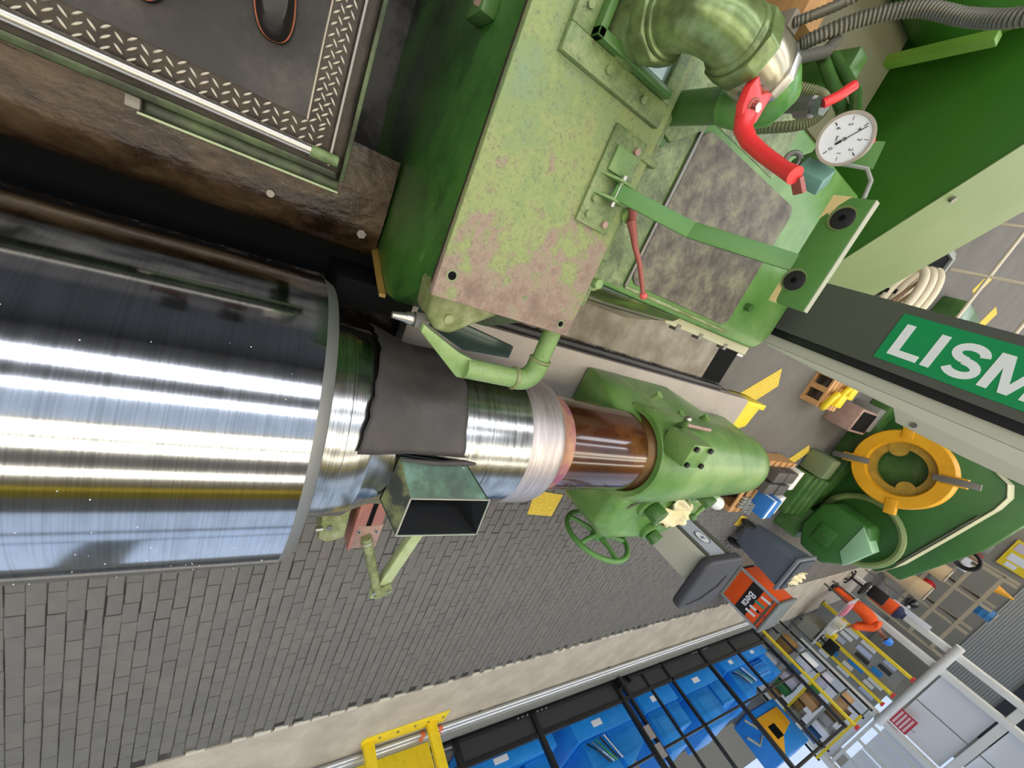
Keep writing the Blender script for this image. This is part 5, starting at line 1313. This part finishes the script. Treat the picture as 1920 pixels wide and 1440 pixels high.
# ================================================================== RIGHT-HAND FLOOR beyond the housing
gr = thing('guard_rail', 'cream tubular guard rail standing beyond the sloped green housing', 'guard rail', (-2.2, 9.0, 0))
CRM = mat('cream_tube', 'dccfb0', 0.5)
for z in (0.45, 1.1):
    MB().tube([(-1.45, 8.95, z), (-4.2, 8.95, z)], 0.024, n=10).build('rail', CRM, gr)
for x in (-1.5, -2.25, -3.0, -3.75):
    MB().tube([(x, 8.95, 0), (x, 8.95, 1.12)], 0.024, n=10).build('upright', CRM, gr)
def tray(label, x, y, z, rz):
    t = thing('cream_panel', label, 'panel', (x, y, 0), 'cream slotted panels stacked on edge')
    def Q(u, w_):
        return (x + u * math.cos(rz), y + u * math.sin(rz), w_)
    pts = [Q(0.40 * math.cos(a) if abs(math.cos(a)) < 0.7 else 0.40 * math.copysign(0.7 + 0.3 * (abs(math.cos(a)) - 0.7) / 0.3, math.cos(a)), z + 0.14 * math.sin(a)) for a in [2 * PI * k / 32 for k in range(33)]]
    MB().tube(pts, 0.05, n=10, cap=False).build('rim', CRM, t)
    MB().tube([Q(-0.3, z - 0.1), Q(0.3, z + 0.1)], 0.02, n=8).build('cross_bar', mat('brown_bar', '8a6a4a', 0.6), t)
    MB().box(x - 0.05, x + 0.05, y - 0.05, y + 0.05, 0, z - 0.12).build('foot', BLACK_P, t)
tray('cream slotted panel nearest the grey column', -1.30, 6.9, 0.34, math.radians(170))
tray('cream slotted panel in the middle of the three', -1.36, 7.15, 0.34, math.radians(172))
tray('cream slotted panel farthest from the grey column', -1.42, 7.4, 0.34, math.radians(174))
dm = thing('floor_grate', 'dark open machine pit with grey edge plates beyond the cream panels', 'pit', (-2.0, 8.4, 0))
MB().box(-2.3, -1.5, 7.6, 8.6, 0.003, 0.012).build('opening', DARKV, dm)
MB().box(-2.35, -1.45, 8.6, 8.68, 0.003, 0.05).build('edge', GREYP, dm)
MB().box(-2.38, -2.3, 7.6, 8.6, 0.003, 0.05).build('edge', GREYP, dm)
MB().box(-1.62, -1.50, 7.7, 8.1, 0.012, 0.12).build('block', mat('grey_block', '77736c', 0.6), dm)
tag(MB().prism([(-1.95, 9.4), (-1.35, 9.2), (-1.30, 10.3), (-1.9, 10.5)], 'z', 0.003, 0.35).build('green_plinth', G_DARK, bevel=0.02), 'low dark green plinth seen through the cream guard rail', 'plinth')
kb = thing('kerb_ramp', 'small timber and steel wedge on the floor at the foot of the control column', 'wedge', (0.05, 4.6, 0))
MB().prism([(4.35, 0.003), (4.85, 0.003), (4.85, 0.10), (4.35, 0.16)], 'x', 0.02, 0.15).build('wedge', mat('pale_wedge', 'b5aa92', 0.6), kb, bevel=0.006)
MB().box(0.15, 0.17, 4.35, 4.85, 0.003, 0.10).build('steel_edge', ZINC, kb)

# ================================================================== FAR END: desk, person, white frame, racks
dk = thing('work_desk', 'cluttered work desk beyond the orange cabinet', 'desk', (6.7, 17.6, 0))
MB().box(5.9, 7.9, 17.0, 17.9, 0.74, 0.78).build('top', mat('desk_top', 'b5b8ba', 0.5), dk, bevel=0.006)
for x in (5.95, 7.8):
    for y in (17.05, 17.8):
        MB().box(x, x + 0.05, y, y + 0.05, 0, 0.74).build('leg', GREYD, dk)
MB().box(7.3, 7.8, 17.05, 17.85, 0.2, 0.70).build('drawer_unit', GREYP, dk)
def desk_item(name, label, cat, m):
    return tag(m[0].build(name, m[1], bevel=0.006), label, cat)
desk_item('paper_stack', 'pink and white paper stack on the near corner of the desk', 'papers', (MB().box(6.0, 6.5, 16.98, 17.4, 0.78, 0.83).box(6.02, 6.44, 17.0, 17.36, 0.83, 0.86), mat('pink_paper', 'e08a9a', 0.7)))
desk_item('plastic_tub', 'cream plastic tub with green contents on the desk', 'tub', (MB().lathe((6.75, 17.2, 0.78), (0, 0, 1), [(0, 0.13), (0.22, 0.18), (0.24, 0.19), (0.24, 0.17), (0.10, 0.15)], n=24), mat('cream_plastic', 'e6e2cc', 0.5)))
desk_item('green_cloth', 'bright green cloth lying in the cream tub', 'cloth', (MB().ball((6.75, 17.2, 0.95), 0.13, (1, 1, 0.5)), mat('green_cloth', '22a060', 0.8)))
desk_item('white_box', 'long white box in the middle of the desk', 'box', (MB().box(7.0, 7.25, 17.1, 17.7, 0.78, 0.95), WHITE))
desk_item('yellow_case', 'small yellow case by the person hand on the desk', 'case', (MB().box(7.35, 7.55, 17.6, 17.85, 0.78, 1.02), YEL))
desk_item('monitor_back', 'black monitor standing on the far side of the desk', 'monitor', (MB().box(7.4, 7.85, 17.30, 17.34, 0.95, 1.28).box(7.6, 7.66, 17.28, 17.36, 0.78, 0.97).box(7.48, 7.78, 17.2, 17.42, 0.78, 0.80), BLACK_P))
oc = thing('office_chair', 'black office chair standing behind the person', 'chair', (6.0, 19.3, 0))
MB().box(5.7, 6.2, 19.1, 19.6, 0.48, 0.58).build('seat', BLACK, oc, bevel=0.03)
MB().box(5.72, 6.18, 19.56, 19.66, 0.62, 1.12).build('backrest', BLACK, oc, bevel=0.04)
MB().cyl((5.95, 19.35, 0.1), (5.95, 19.35, 0.48), 0.035, n=14).build('column', BLACK_P, oc)
for k in range(5):
    a = 2 * PI * k / 5
    MB().bar((5.95, 19.35, 0.12), (5.95 + 0.3 * math.cos(a), 19.35 + 0.3 * math.sin(a), 0.06), 0.04, 0.04).build('foot', BLACK_P, oc)
    MB().cyl((5.95 + 0.29 * math.cos(a), 19.33 + 0.3 * math.sin(a), 0.03), (5.95 + 0.29 * math.cos(a), 19.37 + 0.3 * math.sin(a), 0.03), 0.03, n=10).build('castor', BLACK, oc)
jk = thing('hung_jacket', 'orange jacket with navy collar hanging on a stand behind the person', 'jacket', (6.15, 20.12, 0))
MB().cyl((6.15, 20.12, 0), (6.15, 20.12, 1.66), 0.02, n=10).build('stand_pole', STEEL_D, jk)
MB().lathe((6.15, 20.12, 0.70), (0, 0, 1), [(0, 0.22), (0.3, 0.24), (0.62, 0.25), (0.80, 0.20), (0.88, 0.10)], n=20).build('jacket', mat('orange_cloth', 'e8561d', 0.8, bump=0.4, bscale=9), jk)
MB().lathe((6.15, 20.12, 1.42), (0, 0, 1), [(0, 0.255), (0.10, 0.225), (0.18, 0.13), (0.24, 0.12)], n=20).build('collar', mat('navy_cloth', '2a2c4c', 0.8), jk)
hl = thing('black_helmet', 'black helmet with white mark beside the hung jacket', 'helmet', (5.85, 21.0, 1.3))
MB().ball((5.85, 21.0, 1.50), 0.22, (0.9, 1, 0.85), n=20, m=12).build('shell', mat('gloss_black', '14151a', 0.25), hl)
MB().torus((5.85, 21.0, 1.42), (0, 0, 1), 0.20, 0.03).build('brim', BLACK_P, hl)
MB().box(5.90, 6.0, 20.78, 20.80, 1.48, 1.56).build('mark', PAPER, hl)
MB().cyl((5.85, 21.0, 0), (5.85, 21.0, 1.36), 0.03, n=10).build('stand', STEEL_D, hl)

# person in orange leaning on the desk
SKIN = mat('skin_tone', '8a5a44', 0.6)
COVER = mat('orange_coverall', 'f25a16', 0.75, stops=[(0.0, 'd84a10'), (0.5, 'f05a18'), (1.0, 'ff6e26')], scale=6, bump=0.3, bscale=14)
def skin_obj(name, verts, edges, radii, m, parent, root=0, sub=2):
    me = bpy.data.meshes.new(name)
    bm = bmesh.new()
    lay = bm.verts.layers.skin.verify()
    vs = [bm.verts.new(Vector(v) - ORG[parent]) for v in verts]
    for v, r in zip(vs, radii):
        v[lay].radius = (r, r) if not isinstance(r, tuple) else r
    vs[root][lay].use_root = True
    for a, b in edges:
        bm.edges.new((vs[a], vs[b]))
    bm.to_mesh(me)
    bm.free()
    me.materials.append(m)
    o = bpy.data.objects.new(name, me)
    COL.objects.link(o)
    o.parent = parent
    ORG[o] = ORG[parent]
    sk = o.modifiers.new('skin', 'SKIN')
    sk.use_smooth_shade = True
    ss = o.modifiers.new('subdiv', 'SUBSURF')
    ss.levels = sub
    ss.render_levels = sub
    return o
px, py = 6.30, 18.35
pe = thing('person', 'person in orange coveralls and blue helmet leaning over the desk', 'person', (px, py, 0.0))
J = [(px - 0.02, py, 0.95), (px + 0.03, py, 1.12), (px + 0.11, py, 1.36), (px + 0.17, py, 1.53), (px + 0.20, py, 1.62), (px + 0.24, py - 0.01, 1.74), (px + 0.26, py - 0.01, 1.84),   # 0-6 spine, head
     (px + 0.15, py - 0.19, 1.47), (px + 0.33, py - 0.30, 1.28), (px + 0.50, py - 0.52, 1.10), (px + 0.54, py - 0.60, 1.06),                                  # 7-10 near arm
     (px + 0.15, py + 0.19, 1.47), (px + 0.36, py + 0.24, 1.26), (px + 0.56, py - 0.05, 1.08), (px + 0.60, py - 0.12, 1.04),                                  # 11-14 far arm
     (px - 0.02, py - 0.11, 0.90), (px + 0.03, py - 0.13, 0.50), (px - 0.04, py - 0.13, 0.09), (px + 0.13, py - 0.14, 0.04),                                # 15-18 leg
     (px - 0.02, py + 0.11, 0.90), (px + 0.01, py + 0.13, 0.50), (px - 0.08, py + 0.14, 0.09), (px + 0.09, py + 0.15, 0.04)]                                # 19-22 leg
E_ = [(0, 1), (1, 2), (2, 3), (3, 4), (4, 5), (5, 6), (3, 7), (7, 8), (8, 9), (9, 10), (3, 11), (11, 12), (12, 13), (13, 14), (0, 15), (15, 16), (16, 17), (17, 18), (0, 19), (19, 20), (20, 21), (21, 22)]
RB = [0.12, 0.115, 0.13, 0.09, 0.055, 0.085, 0.075, 0.055, 0.042, 0.032, 0.035, 0.055, 0.042, 0.032, 0.035, 0.075, 0.055, 0.042, 0.04, 0.075, 0.055, 0.042, 0.04]
verts, edges, radii = list(J), list(E_), list(RB)
for tip, dirv in ((10, Vector((0.5, -0.8, -0.25))), (14, Vector((0.6, -0.7, -0.25)))):
    d = dirv.normalized()
    sdv = d.cross(Vector((0, 0, 1))).normalized()
    for f_ in range(4):
        b0 = Vector(J[tip]) + d * 0.03 + sdv * (0.024 * (f_ - 1.5))
        L_ = (0.065, 0.078, 0.074, 0.058)[f_]
        verts += [tuple(b0), tuple(b0 + d * L_ * 0.6), tuple(b0 + d * L_ + Vector((0, 0, -0.02)))]
        n0 = len(verts) - 3
        edges += [(tip, n0), (n0, n0 + 1), (n0 + 1, n0 + 2)]
        radii += [0.011, 0.010, 0.008]
    b0 = Vector(J[tip]) - sdv * 0.04 + d * 0.01
    verts += [tuple(b0), tuple(b0 - sdv * 0.02 + d * 0.035)]
    n0 = len(verts) - 2
    edges += [(tip, n0), (n0, n0 + 1)]
    radii += [0.012, 0.010]
skin_obj('body', verts, edges, radii, SKIN, pe)
ci = [0, 1, 2, 3, 7, 8, 9, 11, 12, 13, 15, 16, 17, 19, 20, 21]
mp_ = {k: i for i, k in enumerate(ci)}
skin_obj('coverall', [J[k] for k in ci], [(mp_[a], mp_[b]) for a, b in E_ if a in mp_ and b in mp_], [RB[k] + (0.11 if k in (0, 1, 2, 15, 19) else 0.065) for k in ci], COVER, pe)
hc = Vector(J[6]) + Vector((0.01, 0, 0.02))
o = MB().lathe(hc, (0.15, -0.05, 1), [(-0.02, 0.135), (0.03, 0.132), (0.08, 0.115), (0.115, 0.075), (0.125, 0.02), (0.126, 0.002)], n=24).build('helmet', mat('blue_helmet', '2f86e8', 0.3), pe, label='blue safety helmet')
MB().lathe(hc, (0.15, -0.05, 1), [(-0.025, 0.13), (-0.025, 0.165), (-0.012, 0.16), (-0.005, 0.13)], n=24, cap=False).build('helmet_brim', MATS['blue_helmet'], o)
fd = Vector((0.75, -0.55, -0.25)).normalized()
fs_ = fd.cross(Vector((0, 0, 1))).normalized()
hcen = Vector(J[5])
MB().ball(hcen + fd * 0.095 + Vector((0, 0, -0.01)), 0.018, (1, 1, 1.4)).build('nose', SKIN, pe)
for s in (-1, 1):
    MB().ball(hcen + fd * 0.082 + fs_ * 0.032 * s + Vector((0, 0, 0.03)), 0.012).build('eye', PAPER, pe)
    MB().ball(hcen + fs_ * 0.088 * s, 0.022, (0.6, 0.6, 1.2)).build('ear', SKIN, pe)
    MB().box(J[17 if s < 0 else 21][0] - 0.08, J[17 if s < 0 else 21][0] + 0.20, J[17 if s < 0 else 21][1] - 0.055, J[17 if s < 0 else 21][1] + 0.055, 0.003, 0.09).build('boot', BLACK, pe, bevel=0.025, seg=3)
MB().box(hcen.x + fd.x * 0.09 - 0.02, hcen.x + fd.x * 0.09 + 0.02, hcen.y + fd.y * 0.09 - 0.02, hcen.y + fd.y * 0.09 + 0.005, hcen.z - 0.06, hcen.z - 0.05).build('mouth', RED_D, pe)

# white steel frame with translucent panels
wfm = thing('white_steel_frame', 'white steel frame booth with milky panels at the end of the aisle', 'frame', (7.9, 20.6, 0))
WS = mat('white_steel', 'e8e8e4', 0.5)
for x, z1 in ((6.25, 6.2), (6.98, 6.2), (9.78, 6.2), (12.6, 6.2)):
    MB().box(x - 0.11, x + 0.11, 20.5, 20.72, 0, z1).build('column', WS, wfm, bevel=0.01)
MB().tube([(5.9, 20.45, 2.98), (9.9, 20.45, 2.95)], 0.12, n=16).build('cross_tube', WS, wfm)
MB().box(6.0, 13.0, 20.55, 20.7, 4.55, 4.75).build('top_beam', WS, wfm)
MB().box(6.0, 13.0, 20.55, 20.7, 6.0, 6.2).build('top_beam', WS, wfm)
MILK = mat('milky_panel', 'e4e6ea', 0.35)
for a, b in ((7.12, 8.35), (8.4, 9.62), (9.95, 11.2), (11.25, 12.5)):
    MB().box(a, b, 20.74, 20.76, 3.15, 4.5).build('milky_panel', MILK, wfm)
    MB().box(a, b, 20.74, 20.76, 4.8, 5.95).build('milky_panel', MILK, wfm)
for a in (10.1, 10.9, 11.7):
    MB().tube([(a, 20.4, 2.9), (a, 20.4, 4.4)], 0.05, n=10).build('lamp_tube', WHITE, wfm)
MB().box(10.0, 12.5, 20.6, 20.7, 2.85, 2.95).build('cross_tube', WS, wfm)
MB().box(10.0, 12.5, 20.74, 20.76, 0.2, 2.8).build('milky_panel', MILK, wfm)
MB().box(5.95, 6.12, 20.45, 20.5, 1.15, 2.25).build('white_strip', PAPER, wfm)
sgr = thing('red_notice', 'red and white notice hanging on the white frame', 'notice', (9.2, 20.42, 3.1))
MB().box(8.85, 9.50, 20.40, 20.42, 3.08, 3.55).build('board', mat('notice_red', 'c93a4a', 0.6), sgr)
for k in range(4):
    MB().box(8.90 + 0.0 * k, 9.45, 20.39, 20.40, 3.13 + 0.10 * k, 3.19 + 0.10 * k).build('text_line', mat('notice_pink', 'f0c9cc', 0.6), sgr)
MB().bar((9.2, 20.41, 3.55), (9.2, 20.45, 2.95 + 0.7), 0.02, 0.02).build('hanger', STEEL_D, sgr)

# racks, drums and barrel near the far wall
rk2 = thing('pallet_rack', 'beige steel rack with open bays near the far wall', 'rack', (6.0, 25.5, 0))
BG = mat('beige_rack', 'b3a78f', 0.6)
for x in (4.2, 5.5, 6.8, 8.2):
    for y in (25.6, 26.6):
        MB().box(x - 0.05, x + 0.05, y, y + 0.1, 0, 2.9).build('upright', BG, rk2)
for z in (0.9, 1.75, 2.5):
    MB().box(4.2, 8.2, 25.58, 25.66, z - 0.06, z + 0.06).build('beam', BG, rk2)
    MB().box(4.2, 8.2, 25.66, 26.6, z - 0.02, z + 0.02).build('deck', mat('dark_deck', '4b463b', 0.8), rk2)
for x in (4.25, 5.55, 6.85):
    MB().bar((x, 25.62, 0.1), (x + 1.2, 25.62, 0.85), 0.04, 0.04).build('brace', BG, rk2)
def drum(label, x, y, z, h, r, c):
    t = thing('fibre_drum', label, 'drum', (x, y, z), 'cream drums by the rack')
    MB().lathe((x, y, z), (0, 0, 1), [(0, r * 0.97), (0.02, r), (h * 0.3, r), (h * 0.32, r * 1.02), (h * 0.34, r), (h * 0.64, r), (h * 0.66, r * 1.02), (h * 0.68, r), (h - 0.02, r), (h, r * 0.95)], n=36).build('shell', c, t)
    MB().torus((x, y, z + h - 0.01), (0, 0, 1), r, 0.02).build('hoop', STEEL, t)
DR = mat('cream_drum', 'd9bd94', 0.6)
drum('cream fibre drum in front of the rack beside the jacket', 6.05, 24.3, 0.003, 1.45, 0.36, DR)
drum('cream fibre drum behind the other, nearer the green machine', 5.0, 24.4, 0.003, 1.5, 0.33, DR)
drum('bright blue barrel on top of the rack', 5.75, 26.0, 2.52, 0.55, 0.24, mat('blue_barrel', '2f79b5', 0.45))
tag(MB().ball((6.1, 25.9, 1.16), 0.24, (1, 1, 1)).box(5.95, 6.25, 25.75, 26.05, 0.92, 0.98).build('red_canister', RED), 'round red canister on the lowest rack deck', 'canister')
cn = thing('yellow_funnel', 'orange-yellow cone lying on top of the rack', 'cone', (4.7, 26.0, 2.52))
MB().lathe((4.7, 26.0, 2.52), (0, 0, 1), [(0, 0.22), (0.03, 0.22), (0.04, 0.17), (0.55, 0.03)], n=20).build('cone', YELO, cn)
MB().box(4.45, 4.95, 25.75, 26.25, 2.52, 2.55).build('base', YELO, cn)
hs_ = thing('hose_reel', 'black hose coil on a stand beside the drums', 'hose coil', (4.10, 24.6, 0))
for k in range(4):
    MB().torus((4.10, 24.5 + 0.05 * k, 1.55), (0.2, 1, 0.1), 0.36 - 0.02 * k, 0.04, n=32, m=8).build('coil', BLACK, hs_)
MB().cyl((4.10, 24.7, 0), (4.10, 24.7, 1.9), 0.04, n=12).build('stand', STEEL_D, hs_)
MB().box(4.00, 4.25, 24.42, 24.5, 1.45, 1.65).build('tag', PAPER, hs_)
yb = thing('yellow_notice_board', 'yellow notice board with printed sheets on the far wall', 'notice board', (5.2, 41.7, 1.6))
MB().box(4.2, 6.1, 41.72, 41.8, 1.6, 2.9).build('board', YEL, yb)
for k, (a, b, c_, d_) in enumerate(((4.35, 4.9, 1.75, 2.2), (5.1, 5.6, 1.8, 2.6), (4.4, 4.95, 2.35, 2.75), (5.7, 6.0, 1.9, 2.4))):
    MB().box(a, b, 41.70, 41.72, c_, d_).build('sheet', PAPER if k % 2 else mat('pale_lilac_sheet', 'cfc3cf', 0.7), yb)
bb = thing('parts_bench', 'buff workbench with small grey and red boxes near the far wall', 'bench', (5.6, 36, 0))
MB().box(4.4, 7.4, 35.5, 36.3, 0.85, 0.92).build('top', BG, bb)
for x in (4.5, 7.2):
    MB().box(x, x + 0.1, 35.6, 36.2, 0, 0.85).build('leg', BG, bb)
for k, (x, c_, lab) in enumerate(((4.6, GREYP, 'grey carton at the near end of the buff bench'), (5.3, RED_D, 'red carton in the middle of the buff bench'), (6.1, PAPER, 'white carton at the far end of the buff bench'))):
    t = MB().box(x, x + 0.5, 35.6, 36.1, 0.92, 1.35).box(x + 0.05, x + 0.45, 35.55, 35.6, 1.0, 1.2)
    tag(t.build('bench_carton', c_, bevel=0.01), lab, 'carton')
